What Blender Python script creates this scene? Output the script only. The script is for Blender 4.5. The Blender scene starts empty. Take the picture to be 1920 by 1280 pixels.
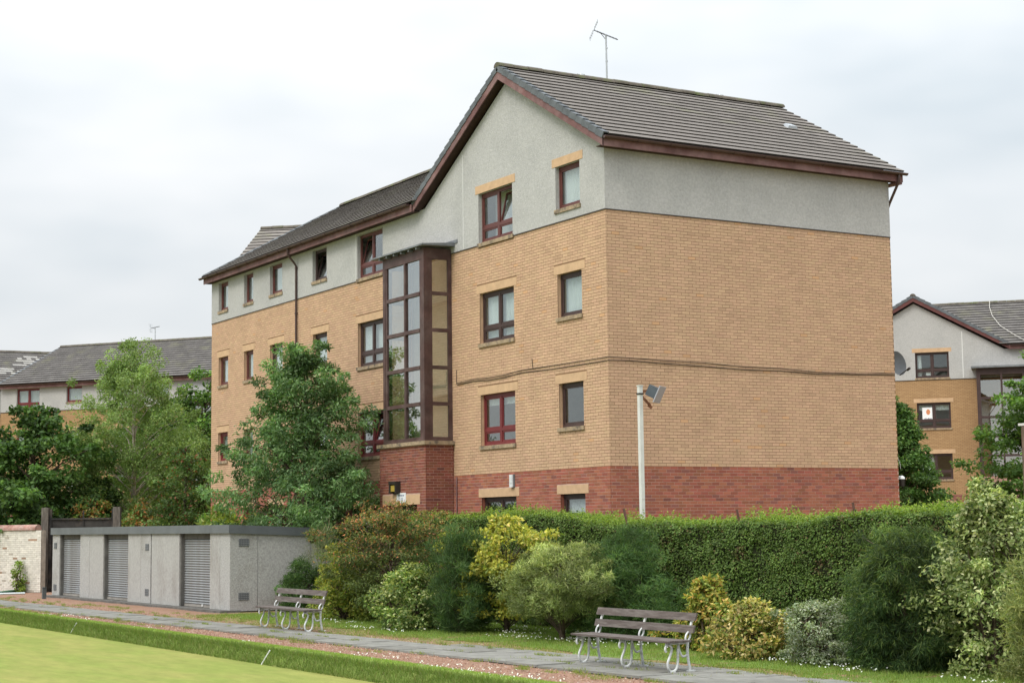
import bpy, math, random
import numpy as np
from mathutils import Vector, Matrix
R = math.radians
rnd = random.Random(7)
scn = bpy.context.scene
COL = scn.collection

# ------------------------------------------------------------------ camera
# world: x = into the main building (along its right face), y = along its long front, z = up, path at z = 0
CAM = np.array([-22.641, -33.399, 2.2])
YAW, PIT, ROL, FPX = 0.53979, 0.107205, -0.012345, 3220.4
cF = np.array([math.sin(YAW) * math.cos(PIT), math.cos(YAW) * math.cos(PIT), math.sin(PIT)])
cR0 = np.array([math.cos(YAW), -math.sin(YAW), 0.0])
cU0 = np.cross(cR0, cF)
cR = cR0 * math.cos(ROL) + cU0 * math.sin(ROL)
cU = -cR0 * math.sin(ROL) + cU0 * math.cos(ROL)
cam = bpy.data.cameras.new('camera')
cam.sensor_width = 36.0
cam.lens = FPX / 1920 * 36.0
cam.clip_start = 0.1
cam.clip_end = 2000
camo = bpy.data.objects.new('camera', cam)
COL.objects.link(camo)
camo.matrix_world = Matrix(((cR[0], cU[0], -cF[0], CAM[0]), (cR[1], cU[1], -cF[1], CAM[1]), (cR[2], cU[2], -cF[2], CAM[2]), (0, 0, 0, 1)))
scn.camera = camo

# ------------------------------------------------------------------ world, sun, exposure
SUN_EL, SUN_AZ = R(52), R(255)          # azimuth: from +y clockwise (towards +x): behind and left of the camera
w = bpy.data.worlds.new('World')
scn.world = w
w.use_nodes = True
nt = w.node_tree
nt.nodes.clear()
N_ = nt.nodes.new
sky = N_('ShaderNodeTexSky'); sky.sky_type = 'NISHITA'; sky.sun_disc = False
sky.sun_elevation = SUN_EL; sky.sun_rotation = SUN_AZ
bg1 = N_('ShaderNodeBackground'); bg1.inputs['Strength'].default_value = 0.1
nt.links.new(sky.outputs[0], bg1.inputs['Color'])
tc = N_('ShaderNodeTexCoord')
sep = N_('ShaderNodeSeparateXYZ'); nt.links.new(tc.outputs['Generated'], sep.inputs[0])
mp = N_('ShaderNodeMapping'); mp.inputs['Scale'].default_value = (1.0, 1.0, 2.6); mp.inputs['Location'].default_value = (0.9, 0.3, 0.15)
nt.links.new(tc.outputs['Generated'], mp.inputs['Vector'])
n1 = N_('ShaderNodeTexNoise'); n1.inputs['Scale'].default_value = 2.6; n1.inputs['Detail'].default_value = 4; n1.inputs['Roughness'].default_value = 0.5
nt.links.new(mp.outputs[0], n1.inputs['Vector'])
cr = N_('ShaderNodeValToRGB')
cr.color_ramp.elements[0].position = 0.32; cr.color_ramp.elements[0].color = (0.575, 0.655, 0.71, 1)
cr.color_ramp.elements[1].position = 0.66; cr.color_ramp.elements[1].color = (0.97, 0.975, 0.98, 1)
nt.links.new(n1.outputs['Fac'], cr.inputs[0])
# overcast sky: brightens smoothly from the horizon to the zenith (steeper than the CIE law: unseen zenith raised to add light)
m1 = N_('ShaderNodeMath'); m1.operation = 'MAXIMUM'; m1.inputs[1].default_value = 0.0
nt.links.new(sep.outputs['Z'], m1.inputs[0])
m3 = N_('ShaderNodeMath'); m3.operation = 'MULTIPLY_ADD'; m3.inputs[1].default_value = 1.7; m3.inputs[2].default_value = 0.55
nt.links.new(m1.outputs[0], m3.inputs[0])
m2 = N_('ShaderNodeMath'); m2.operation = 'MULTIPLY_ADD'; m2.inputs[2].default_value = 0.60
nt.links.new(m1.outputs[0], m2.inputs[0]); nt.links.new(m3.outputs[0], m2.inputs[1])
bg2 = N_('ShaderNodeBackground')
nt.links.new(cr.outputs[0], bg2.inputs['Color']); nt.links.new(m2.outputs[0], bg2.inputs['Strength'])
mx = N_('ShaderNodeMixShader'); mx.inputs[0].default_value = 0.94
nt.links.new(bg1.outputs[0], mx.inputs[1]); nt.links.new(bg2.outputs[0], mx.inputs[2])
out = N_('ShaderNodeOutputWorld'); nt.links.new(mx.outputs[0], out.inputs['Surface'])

sl = bpy.data.lights.new('sun', 'SUN'); sl.energy = 1.5; sl.angle = R(22); sl.color = (1.0, 0.95, 0.87)
so = bpy.data.objects.new('sun', sl); COL.objects.link(so)
sd = Vector((math.sin(SUN_AZ) * math.cos(SUN_EL), math.cos(SUN_AZ) * math.cos(SUN_EL), math.sin(SUN_EL)))
so.rotation_euler = sd.to_track_quat('Z', 'Y').to_euler()
scn.view_settings.view_transform = 'Standard'
scn.view_settings.look = 'None'
scn.view_settings.exposure = 0.50
scn.view_settings.gamma = 1
scn.view_settings.use_curve_mapping = False

# ------------------------------------------------------------------ materials
MATS = {}
def mat(name, col, rough=0.8, spec=0.3, var=0.0, vscale=4.0, bump=0.0, bscale=60.0, attr=False, col2=None, c2scale=1.5, c2lo=0.45, c2hi=0.6, stretch=None, metal=0.0):
    """plain procedural surface: base colour (or per-face tint attribute), value noise, optional second colour in patches, bump"""
    if name in MATS: return MATS[name]
    m = bpy.data.materials.new(name); m.use_nodes = True
    t = m.node_tree; b = t.nodes['Principled BSDF']; L = t.links
    b.inputs['Roughness'].default_value = rough
    b.inputs['Specular IOR Level'].default_value = spec
    b.inputs['Metallic'].default_value = metal
    tcn = t.nodes.new('ShaderNodeTexCoord'); vec = tcn.outputs['Object']
    if stretch:
        mpn = t.nodes.new('ShaderNodeMapping'); mpn.inputs['Scale'].default_value = stretch
        L.new(vec, mpn.inputs['Vector']); vec = mpn.outputs[0]
    if attr:
        a = t.nodes.new('ShaderNodeAttribute'); a.attribute_name = 'tint'; c = a.outputs['Color']
    else:
        a = t.nodes.new('ShaderNodeRGB'); a.outputs[0].default_value = (*col, 1); c = a.outputs[0]
    if col2 is not None:
        n = t.nodes.new('ShaderNodeTexNoise'); n.inputs['Scale'].default_value = c2scale; n.inputs['Detail'].default_value = 7; n.inputs['Roughness'].default_value = 0.65
        L.new(vec, n.inputs['Vector'])
        mr = t.nodes.new('ShaderNodeMapRange'); mr.inputs['From Min'].default_value = c2lo; mr.inputs['From Max'].default_value = c2hi
        L.new(n.outputs['Fac'], mr.inputs['Value'])
        mxn = t.nodes.new('ShaderNodeMixRGB'); mxn.inputs['Color2'].default_value = (*col2, 1)
        L.new(mr.outputs[0], mxn.inputs['Fac']); L.new(c, mxn.inputs['Color1']); c = mxn.outputs[0]
    if var > 0:
        n = t.nodes.new('ShaderNodeTexNoise'); n.inputs['Scale'].default_value = vscale; n.inputs['Detail'].default_value = 8; n.inputs['Roughness'].default_value = 0.6
        L.new(vec, n.inputs['Vector'])
        mr = t.nodes.new('ShaderNodeMapRange'); mr.inputs['From Min'].default_value = 0.3; mr.inputs['From Max'].default_value = 0.7
        mr.inputs['To Min'].default_value = 1 - var; mr.inputs['To Max'].default_value = 1 + var
        L.new(n.outputs['Fac'], mr.inputs['Value'])
        mul = t.nodes.new('ShaderNodeVectorMath'); mul.operation = 'SCALE'
        L.new(c, mul.inputs[0]); L.new(mr.outputs[0], mul.inputs['Scale']); c = mul.outputs[0]
    L.new(c, b.inputs['Base Color'])
    if bump > 0:
        n = t.nodes.new('ShaderNodeTexNoise'); n.inputs['Scale'].default_value = bscale; n.inputs['Detail'].default_value = 4
        L.new(tcn.outputs['Object'], n.inputs['Vector'])
        bp = t.nodes.new('ShaderNodeBump'); bp.inputs['Strength'].default_value = bump; bp.inputs['Distance'].default_value = 0.02
        L.new(n.outputs['Fac'], bp.inputs['Height']); L.new(bp.outputs[0], b.inputs['Normal'])
    MATS[name] = m
    return m

def leaf_mat(name, trans=0.4, rough=0.55, spec=0.22):
    if name in MATS: return MATS[name]
    m = bpy.data.materials.new(name); m.use_nodes = True
    t = m.node_tree; b = t.nodes['Principled BSDF']; L = t.links
    a = t.nodes.new('ShaderNodeAttribute'); a.attribute_name = 'tint'
    b.inputs['Roughness'].default_value = rough; b.inputs['Specular IOR Level'].default_value = spec
    L.new(a.outputs['Color'], b.inputs['Base Color'])
    tr = t.nodes.new('ShaderNodeBsdfTranslucent')
    sc = t.nodes.new('ShaderNodeVectorMath'); sc.operation = 'MULTIPLY'; sc.inputs[1].default_value = (1.15, 1.2, 0.6)
    L.new(a.outputs['Color'], sc.inputs[0]); L.new(sc.outputs[0], tr.inputs['Color'])
    mx_ = t.nodes.new('ShaderNodeMixShader'); mx_.inputs[0].default_value = trans
    L.new(b.outputs[0], mx_.inputs[1]); L.new(tr.outputs[0], mx_.inputs[2])
    L.new(mx_.outputs[0], t.nodes['Material Output'].inputs['Surface'])
    MATS[name] = m
    return m

def glass_mat(name, ior=0.06, tint=(0.8, 0.84, 0.82), rough=0.0):
    m = bpy.data.materials.new(name); m.use_nodes = True
    t = m.node_tree; t.nodes.clear(); L = t.links
    o = t.nodes.new('ShaderNodeOutputMaterial')
    tr = t.nodes.new('ShaderNodeBsdfTransparent'); tr.inputs['Color'].default_value = (*tint, 1)
    gl = t.nodes.new('ShaderNodeBsdfGlossy'); gl.inputs['Roughness'].default_value = rough; gl.inputs['Color'].default_value = (0.95, 0.97, 0.97, 1)
    lw = t.nodes.new('ShaderNodeLayerWeight'); lw.inputs['Blend'].default_value = 0.5
    pw = t.nodes.new('ShaderNodeMath'); pw.operation = 'POWER'; pw.inputs[1].default_value = 3.5
    L.new(lw.outputs['Facing'], pw.inputs[0])
    fr = t.nodes.new('ShaderNodeMath'); fr.operation = 'MULTIPLY_ADD'; fr.inputs[1].default_value = 0.9; fr.inputs[2].default_value = ior
    L.new(pw.outputs[0], fr.inputs[0])
    tcn = t.nodes.new('ShaderNodeTexCoord')
    n = t.nodes.new('ShaderNodeTexNoise'); n.inputs['Scale'].default_value = 1.1; n.inputs['Detail'].default_value = 1
    L.new(tcn.outputs['Object'], n.inputs['Vector'])
    bp = t.nodes.new('ShaderNodeBump'); bp.inputs['Strength'].default_value = 0.03; bp.inputs['Distance'].default_value = 0.05
    L.new(n.outputs['Fac'], bp.inputs['Height']); L.new(bp.outputs[0], gl.inputs['Normal'])
    mx_ = t.nodes.new('ShaderNodeMixShader')
    L.new(fr.outputs[0], mx_.inputs[0]); L.new(tr.outputs[0], mx_.inputs[1]); L.new(gl.outputs[0], mx_.inputs[2])
    L.new(mx_.outputs[0], o.inputs['Surface'])
    MATS[name] = m
    return m

def brick_tex_mat(name, c1, c2, mortar):
    """far brickwork, course by course from the wall's own UVs in metres"""
    m = bpy.data.materials.new(name); m.use_nodes = True
    t = m.node_tree; b = t.nodes['Principled BSDF']; L = t.links
    uv = t.nodes.new('ShaderNodeUVMap'); uv.uv_map = 'UVMap'
    br = t.nodes.new('ShaderNodeTexBrick')
    br.inputs['Color1'].default_value = (*c1, 1); br.inputs['Color2'].default_value = (*c2, 1); br.inputs['Mortar'].default_value = (*mortar, 1)
    br.inputs['Scale'].default_value = 1.0; br.inputs['Mortar Size'].default_value = 0.009; br.inputs['Mortar Smooth'].default_value = 0.1
    br.inputs['Brick Width'].default_value = 0.225; br.inputs['Row Height'].default_value = 0.0753; br.inputs['Bias'].default_value = 0.0
    L.new(uv.outputs[0], br.inputs['Vector'])
    n = t.nodes.new('ShaderNodeTexNoise'); n.inputs['Scale'].default_value = 0.9; n.inputs['Detail'].default_value = 6
    L.new(uv.outputs[0], n.inputs['Vector'])
    mr = t.nodes.new('ShaderNodeMapRange'); mr.inputs['To Min'].default_value = 0.86; mr.inputs['To Max'].default_value = 1.14
    L.new(n.outputs['Fac'], mr.inputs['Value'])
    mul = t.nodes.new('ShaderNodeVectorMath'); mul.operation = 'SCALE'
    L.new(br.outputs['Color'], mul.inputs[0]); L.new(mr.outputs[0], mul.inputs['Scale'])
    L.new(mul.outputs[0], b.inputs['Base Color'])
    b.inputs['Roughness'].default_value = 0.9; b.inputs['Specular IOR Level'].default_value = 0.2
    bp = t.nodes.new('ShaderNodeBump'); bp.inputs['Strength'].default_value = 0.5; bp.inputs['Distance'].default_value = 0.01; bp.invert = True
    L.new(br.outputs['Fac'], bp.inputs['Height']); L.new(bp.outputs[0], b.inputs['Normal'])
    MATS[name] = m
    return m

BUFF = (0.525, 0.345, 0.222); RED = (0.315, 0.108, 0.070)
M_brick = mat('brick', BUFF, 0.9, 0.2, var=0.075, vscale=1.3, bump=0.2, bscale=70, attr=True)
M_buffplain = mat('buff_reveal', BUFF, 0.9, 0.2, var=0.12, vscale=6, bump=0.2)
M_mort_b = mat('buff_mortar', (0.235, 0.145, 0.085), 0.95, 0.1, var=0.25, vscale=3)
M_mort_r = mat('red_mortar', (0.50, 0.34, 0.28), 0.95, 0.1, var=0.2, vscale=3)
M_render = mat('roughcast_render', (0.435, 0.428, 0.414), 0.95, 0.1, var=0.13, vscale=16, bump=0.7, bscale=50, col2=(0.38, 0.375, 0.365), c2scale=0.8, c2lo=0.45, c2hi=0.7)
M_stone = mat('buff_cast_stone', (0.53, 0.355, 0.215), 0.85, 0.2, var=0.12, vscale=5, bump=0.1)
M_sill = mat('weathered_sill_stone', (0.33, 0.25, 0.165), 0.9, 0.2, var=0.3, vscale=7, bump=0.15, col2=(0.16, 0.13, 0.10), c2scale=5, c2lo=0.5, c2hi=0.62)
M_brown = mat('dark_brown_joinery', (0.052, 0.029, 0.026), 0.5, 0.4, var=0.2, vscale=5)
M_rbrown = mat('red_brown_joinery', (0.115, 0.037, 0.032), 0.5, 0.4, var=0.2, vscale=5)
M_redj = mat('deep_red_joinery', (0.15, 0.022, 0.024), 0.45, 0.45, var=0.15, vscale=5)
M_fascia = mat('purple_brown_fascia', (0.15, 0.072, 0.068), 0.65, 0.3, var=0.3, vscale=2.2, col2=(0.20, 0.115, 0.11), c2scale=1.4)
M_gutter = mat('brown_plastic_gutter', (0.065, 0.036, 0.033), 0.4, 0.45, var=0.25, vscale=3)
M_soffit = mat('dark_soffit', (0.06, 0.035, 0.03), 0.8, 0.2, var=0.2)
M_tile = mat('concrete_roof_tile', (0.2, 0.18, 0.16), 0.92, 0.15, var=0.22, vscale=1.8, attr=True, col2=(0.15, 0.145, 0.10), c2scale=0.9, c2lo=0.52, c2hi=0.72)
M_lip = mat('tile_lip', (0.045, 0.040, 0.036), 0.95, 0.1, var=0.3)
M_verge = mat('slate_grey_verge_tile', (0.115, 0.125, 0.135), 0.8, 0.25, var=0.3, vscale=3, bump=0.1)
M_ridge = mat('mossy_ridge_tile', (0.12, 0.105, 0.085), 0.92, 0.15, var=0.3, vscale=4, col2=(0.10, 0.115, 0.05), c2scale=2.5, c2lo=0.5, c2hi=0.66)
M_white = mat('white_paint', (0.72, 0.72, 0.70), 0.5, 0.3, var=0.08)
M_curtain = mat('white_net_curtain', (0.78, 0.80, 0.80), 0.9, 0.1, var=0.05)
M_plaster = mat('interior_plaster', (0.60, 0.59, 0.54), 0.9, 0.1, var=0.1)
M_lead = mat('grey_lead', (0.16, 0.17, 0.18), 0.6, 0.4, var=0.3, vscale=3)
M_dark = mat('blackened_steel', (0.028, 0.027, 0.026), 0.7, 0.3, var=0.4, vscale=2, col2=(0.075, 0.06, 0.05), c2scale=2.0)
M_cable = mat('black_cable', (0.03, 0.024, 0.02), 0.6, 0.3)
M_metal = mat('galvanised_metal', (0.42, 0.44, 0.45), 0.45, 0.5, var=0.15, metal=0.3)
M_glass = glass_mat('window_glass', 0.10, (0.86, 0.89, 0.88))
M_glass2 = glass_mat('stair_glass', 0.27, (0.88, 0.88, 0.83))
M_btex = brick_tex_mat('far_buff_brick', (0.42, 0.265, 0.135), (0.36, 0.22, 0.11), (0.24, 0.15, 0.08))
M_rtex = brick_tex_mat('far_red_brick', (0.24, 0.085, 0.06), (0.19, 0.07, 0.055), (0.34, 0.2, 0.16))
M_bark = mat('bark', (0.10, 0.075, 0.055), 0.95, 0.1, var=0.4, vscale=9, bump=0.5, bscale=25)
M_birchbark = mat('birch_bark', (0.42, 0.36, 0.30), 0.85, 0.2, var=0.4, vscale=9)
M_leaf = leaf_mat('leaf')
M_leafgloss = leaf_mat('glossy_leaf', 0.3, 0.5, 0.25)
M_grass = leaf_mat('grass_blade', 0.4, 0.6, 0.2)

# ------------------------------------------------------------------ object helpers
def origin_of(p):
    v = Vector((0, 0, 0))
    while p is not None:
        v = v + p.location; p = p.parent
    return v

def setp(o, label=None, cat=None, group=None, kind=None):
    if label: o['label'] = label
    if cat: o['category'] = cat
    if group: o['group'] = group
    if kind: o['kind'] = kind
    return o

def thing(name, label, cat, loc=(0, 0, 0), group=None):
    o = bpy.data.objects.new(name, None); COL.objects.link(o)
    o.location = loc; o.empty_display_size = 0.3
    return setp(o, label, cat, group)

def link_mesh(name, me, parent=None, loc=None):
    o = bpy.data.objects.new(name, me); COL.objects.link(o)
    if parent is not None: o.parent = parent
    if loc is not None: o.location = loc
    return o

class MB:
    """collects faces in world coordinates and links them as one mesh object"""
    def __init__(s): s.v = []; s.f = []; s.m = []; s.t = []; s.uv = []; s.sm = []
    def add(s, vs, fs, mi=0, tint=None, uv=None, smooth=False):
        b = len(s.v); s.v.extend([tuple(map(float, p)) for p in vs])
        for f in fs:
            s.f.append([i + b for i in f]); s.m.append(mi); s.t.append(tint); s.sm.append(smooth)
            s.uv.append([uv[i] for i in f] if uv is not None else None)
    def quad(s, a, b, c, d, mi=0, tint=None, uv=None): s.add([a, b, c, d], [(0, 1, 2, 3)], mi, tint, uv)
    def hexa(s, p, mi=0, tint=None):
        s.add(p, [(0, 3, 2, 1), (4, 5, 6, 7), (0, 1, 5, 4), (1, 2, 6, 5), (2, 3, 7, 6), (3, 0, 4, 7)], mi, tint)
    def box(s, x0, x1, y0, y1, z0, z1, mi=0, tint=None):
        s.hexa([(x0, y0, z0), (x1, y0, z0), (x1, y1, z0), (x0, y1, z0), (x0, y0, z1), (x1, y0, z1), (x1, y1, z1), (x0, y1, z1)], mi, tint)
    def fbox(s, fr, u0, u1, n0, n1, z0, z1, mi=0, tint=None):
        P = fr.pt
        s.hexa([P(u0, n0, z0), P(u1, n0, z0), P(u1, n1, z0), P(u0, n1, z0), P(u0, n0, z1), P(u1, n0, z1), P(u1, n1, z1), P(u0, n1, z1)], mi, tint)
    def bar(s, a, b, w, h, mi=0, up=(0, 0, 1)):
        a = Vector(a); b = Vector(b); d = (b - a).normalized(); u = Vector(up)
        sd_ = d.cross(u).normalized(); u = sd_.cross(d).normalized()
        p = []
        for c in (a, b):
            for i, j in ((-1, -1), (1, -1), (1, 1), (-1, 1)): p.append(c + sd_ * (i * w / 2) + u * (j * h / 2))
        s.hexa(p, mi)
    def tube(s, pts, rad, n=6, mi=0, cap=True, smooth=True):
        pts = [Vector(p) for p in pts]
        if not hasattr(rad, '__len__'): rad = [rad] * len(pts)
        vs = []; ref = None
        for i, p in enumerate(pts):
            d = (pts[min(i + 1, len(pts) - 1)] - pts[max(i - 1, 0)])
            d = d.normalized() if d.length > 1e-9 else Vector((0, 0, 1))
            if ref is None: ref = Vector((1, 0, 0)) if abs(d.x) < 0.8 else Vector((0, 1, 0))
            a = (ref - d * ref.dot(d)).normalized(); ref = a; b = d.cross(a)
            for k in range(n):
                t = 2 * math.pi * k / n
                vs.append(p + (a * math.cos(t) + b * math.sin(t)) * rad[i])
        fs = []
        for i in range(len(pts) - 1):
            for k in range(n):
                fs.append((i * n + k, i * n + (k + 1) % n, (i + 1) * n + (k + 1) % n, (i + 1) * n + k))
        s.add(vs, fs, mi, smooth=smooth)
        if cap:
            s.add(vs[:n], [tuple(range(n - 1, -1, -1))], mi); s.add(vs[-n:], [tuple(range(n))], mi)
    def build(s, name, mats, parent=None, loc=None, label=None, cat=None, group=None, kind=None):
        if not isinstance(mats, (list, tuple)): mats = [mats]
        o0 = origin_of(parent) + (Vector(loc) if loc is not None else Vector((0, 0, 0)))
        me = bpy.data.meshes.new(name)
        me.from_pydata([(x - o0.x, y - o0.y, z - o0.z) for x, y, z in s.v], [], s.f)
        for m in mats: me.materials.append(m)
        me.polygons.foreach_set('material_index', s.m)
        me.polygons.foreach_set('use_smooth', s.sm)
        if any(t is not None for t in s.t):
            at = me.attributes.new('tint', 'FLOAT_COLOR', 'FACE')
            arr = np.ones((len(s.f), 4), np.float32)
            for i, t in enumerate(s.t):
                if t is not None: arr[i, :3] = t
            at.data.foreach_set('color', arr.ravel())
        if any(u is not None for u in s.uv):
            ul = me.uv_layers.new(name='UVMap'); fl = []
            for f, u in zip(s.f, s.uv):
                for k in range(len(f)): fl.extend(u[k] if u is not None else (0.0, 0.0))
            ul.data.foreach_set('uv', fl)
        me.update()
        o = link_mesh(name, me, parent, loc)
        return setp(o, label, cat, group, kind)

class Fr:
    """a wall's frame: u along the wall, n out of it, z up"""
    def __init__(s, O, U, N): s.O = Vector(O); s.U = Vector(U).normalized(); s.N = Vector(N).normalized()
    def pt(s, u, n, z): return s.O + s.U * u + s.N * n + Vector((0, 0, z))

def fast_mesh(name, V, F4, tint, m, parent=None, smooth=False):
    """numpy quads (or tris) with a colour per face"""
    V = np.asarray(V, np.float32); F4 = np.asarray(F4, np.int32)
    k = F4.shape[1]; o0 = origin_of(parent)
    V = V - np.array(o0, np.float32)
    me = bpy.data.meshes.new(name)
    me.vertices.add(len(V)); me.vertices.foreach_set('co', V.ravel())
    me.loops.add(F4.size); me.loops.foreach_set('vertex_index', F4.ravel())
    me.polygons.add(len(F4)); me.polygons.foreach_set('loop_start', np.arange(0, F4.size, k, dtype=np.int32))
    me.update(calc_edges=True)
    me.materials.append(m)
    if tint is not None:
        at = me.attributes.new('tint', 'FLOAT_COLOR', 'FACE')
        arr = np.ones((len(F4), 4), np.float32); arr[:, :3] = tint
        at.data.foreach_set('color', arr.ravel())
    me.polygons.foreach_set('use_smooth', np.full(len(F4), smooth, bool))
    return link_mesh(name, me, parent)

def depth_of(p): return float(np.dot(np.asarray(p, float) - CAM, cF))

# ------------------------------------------------------------------ walls, bricks, windows
COURSE = 0.0753
def spans(lo, hi, cuts):
    """lo..hi minus the intervals in cuts"""
    out_ = [(lo, hi)]
    for a, b in cuts:
        nx = []
        for p, q in out_:
            if b <= p or a >= q: nx.append((p, q)); continue
            if a > p: nx.append((p, a))
            if b < q: nx.append((b, q))
        out_ = nx
    return [(p, q) for p, q in out_ if q - p > 0.004]

def wall_panel(mb, fr, u0, u1, z0, ztop, n, openings, mi=0, brks=()):
    """a flat wall sheet with holes; ztop is a number or a function of u"""
    top = ztop if callable(ztop) else (lambda u: ztop)
    us = sorted({u0, u1, *[x for o in openings for x in o[:2] if u0 < x < u1], *[b for b in brks if u0 < b < u1]})
    for a, b in zip(us[:-1], us[1:]):
        c = (a + b) / 2
        cuts = [(o[2], o[3]) for o in openings if o[0] - 1e-6 < c < o[1] + 1e-6]
        for p, q in spans(z0, 999, cuts):
            qa, qb = min(q, top(a)), min(q, top(b))
            if max(qa, qb) - p < 1e-4: continue
            qa = max(qa, p); qb = max(qb, p)
            pts = [(a, p), (b, p), (b, qb), (a, qa)]
            mb.quad(*[fr.pt(u, n, z) for u, z in pts], mi=mi, uv=pts)

def reveals(mb, fr, o, n0, n1, mi):
    u0, u1, z0, z1 = o[:4]
    for u in (u0, u1): mb.quad(fr.pt(u, n0, z0), fr.pt(u, n1, z0), fr.pt(u, n1, z1), fr.pt(u, n0, z1), mi=mi)
    for z in (z0, z1): mb.quad(fr.pt(u0, n0, z), fr.pt(u1, n0, z), fr.pt(u1, n1, z), fr.pt(u0, n1, z), mi=mi)

def brick_tint(kind):
    if kind == 'b':
        k = rnd.uniform(0.93, 1.06)
        if rnd.random() < 0.012: return (0.55 * k, 0.33 * k, 0.185 * k)
        if rnd.random() < 0.08: return (0.485 * k, 0.318 * k, 0.204 * k)
        return (BUFF[0] * k, BUFF[1] * k * rnd.uniform(0.97, 1.03), BUFF[2] * k)
    k = rnd.uniform(0.78, 1.15)
    if rnd.random() < 0.11: return (0.235 * k, 0.092 * k, 0.072 * k)
    return (RED[0] * k, RED[1] * k * rnd.uniform(0.9, 1.15), RED[2] * k)

def lay_bricks(fr, u0, u1, z0, z1, openings, kind, phase=0.0, start_in=0.0):
    """stretcher bond: list of (u0, u1, z0, z1, kind, whole)"""
    out_ = []; k = 0; z = z0
    while z + COURSE * 0.6 < z1:
        zc = z + COURSE / 2
        cuts = [(o[0], o[1]) for o in openings if o[2] < zc < o[3]]
        off = (0.1125 if (k % 2) else 0.0) + phase
        for a, b in spans(u0 + start_in, u1, cuts):
            i = math.floor((a - off) / 0.225)
            while True:
                p = off + i * 0.225; q = p + 0.215
                i += 1
                if p >= b: break
                pp, qq = max(p, a), min(q, b)
                if qq - pp > 0.02: out_.append((pp, qq, z + 0.010, z + COURSE, kind, qq - pp > 0.213))
        z += COURSE; k += 1
    return out_

def window(fr, root, u0, u1, z0, z1, m, double=False, curtain=None, tilt=None, gl=None, lintel=True, sill=True, lights=True, sill_out=0.045, top_vent=True, lintel_mat=None):
    """frame (the part) with panes, sill, lintel and curtain under it"""
    gl = gl or M_glass
    f = MB(); n0, n1 = -0.155, -0.10
    jw, hd, bt = 0.06, 0.085, 0.075
    f.fbox(fr, u0, u0 + jw, n0, n1, z0, z1); f.fbox(fr, u1 - jw, u1, n0, n1, z0, z1)
    f.fbox(fr, u0 + jw, u1 - jw, n0, n1, z1 - hd, z1); f.fbox(fr, u0 + jw, u1 - jw, n0, n1, z0, z0 + bt)
    cells = []
    if double:
        mid = (u0 + u1) / 2; mw = 0.045
        tr = z0 + (z1 - z0) * 0.30
        f.fbox(fr, mid - mw, mid + mw, n0, n1 + 0.004, z0 + bt, z1 - hd)
        for a, b in ((u0 + jw, mid - mw), (mid + mw, u1 - jw)):
            f.fbox(fr, a, b, n0, n1 + 0.002, tr - 0.04, tr + 0.04)
            cells += [(a, b, z0 + bt, tr - 0.04, 0), (a, b, tr + 0.04, z1 - hd, 1)]
    else:
        cells = [(u0 + jw, u1 - jw, z0 + bt, z1 - hd, 1)]
    sw = 0.045
    panes = []
    for ci, (a, b, p, q, upper) in enumerate(cells):
        if tilt is not None and ci == tilt:
            # sash tilted inwards at the head
            an = R(13); ca, sa = math.cos(an), math.sin(an)
            def T(u, h, d): return fr.pt(u, -0.125 - h * sa - d * ca, p + h * ca - d * sa)
            H = q - p
            def tb(ua, ub, ha, hb):
                f.hexa([T(ua, ha, 0), T(ub, ha, 0), T(ub, ha, .04), T(ua, ha, .04), T(ua, hb, 0), T(ub, hb, 0), T(ub, hb, .04), T(ua, hb, .04)])
            tb(a, a + sw, 0, H); tb(b - sw, b, 0, H); tb(a + sw, b - sw, 0, sw); tb(a + sw, b - sw, H - sw, H)
            g = MB(); g.hexa([T(a + sw, sw, .015), T(b - sw, sw, .015), T(b - sw, sw, .021), T(a + sw, sw, .021), T(a + sw, H - sw, .015), T(b - sw, H - sw, .015), T(b - sw, H - sw, .021), T(a + sw, H - sw, .021)])
            panes.append(g); continue
        f.fbox(fr, a, a + sw, n0 + .01, n1 - .012, p, q); f.fbox(fr, b - sw, b, n0 + .01, n1 - .012, p, q)
        f.fbox(fr, a + sw, b - sw, n0 + .01, n1 - .012, p, p + sw); f.fbox(fr, a + sw, b - sw, n0 + .01, n1 - .012, q - sw, q)
        g = MB(); g.fbox(fr, a + sw, b - sw, -0.135, -0.129, p + sw, q - sw); panes.append(g)
    wo = f.build('window', m, root)
    for g in panes: g.build('pane', gl, wo)
    if sill:
        s_ = MB(); s_.fbox(fr, u0 - 0.04, u1 + 0.04, -0.10, sill_out, z0 - 0.10, z0 - 0.002)
        s_.build('sill', M_sill, wo)
    if lintel:
        l_ = MB(); l_.fbox(fr, u0 - 0.15, u1 + 0.15, -0.10, 0.022 if z1 > 10 else 0.007, z1 + 0.001, z1 + 0.215)
        l_.build('lintel', lintel_mat or M_stone, wo)
    if curtain:
        c_ = MB(); lo, hi, a0, a1 = curtain
        W = u1 - u0; H = z1 - z0; ua = u0 + W * a0 - 0.03; ub = u0 + W * a1 + 0.03
        n = max(6, int((ub - ua) / 0.045)); prev = None
        for i in range(n + 1):
            u = ua + (ub - ua) * i / n; d = (-0.24 if tilt is None else -.55) + 0.022 * math.sin(i * 1.9) + rnd.uniform(-.008, .008)
            cur = (fr.pt(u, d, z0 + H * lo - .02), fr.pt(u, d, z0 + H * hi + 0.02))
            if prev: c_.quad(prev[0], cur[0], cur[1], prev[1])
            prev = cur
        c_.build('curtain', M_curtain, wo)
    return wo

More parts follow.
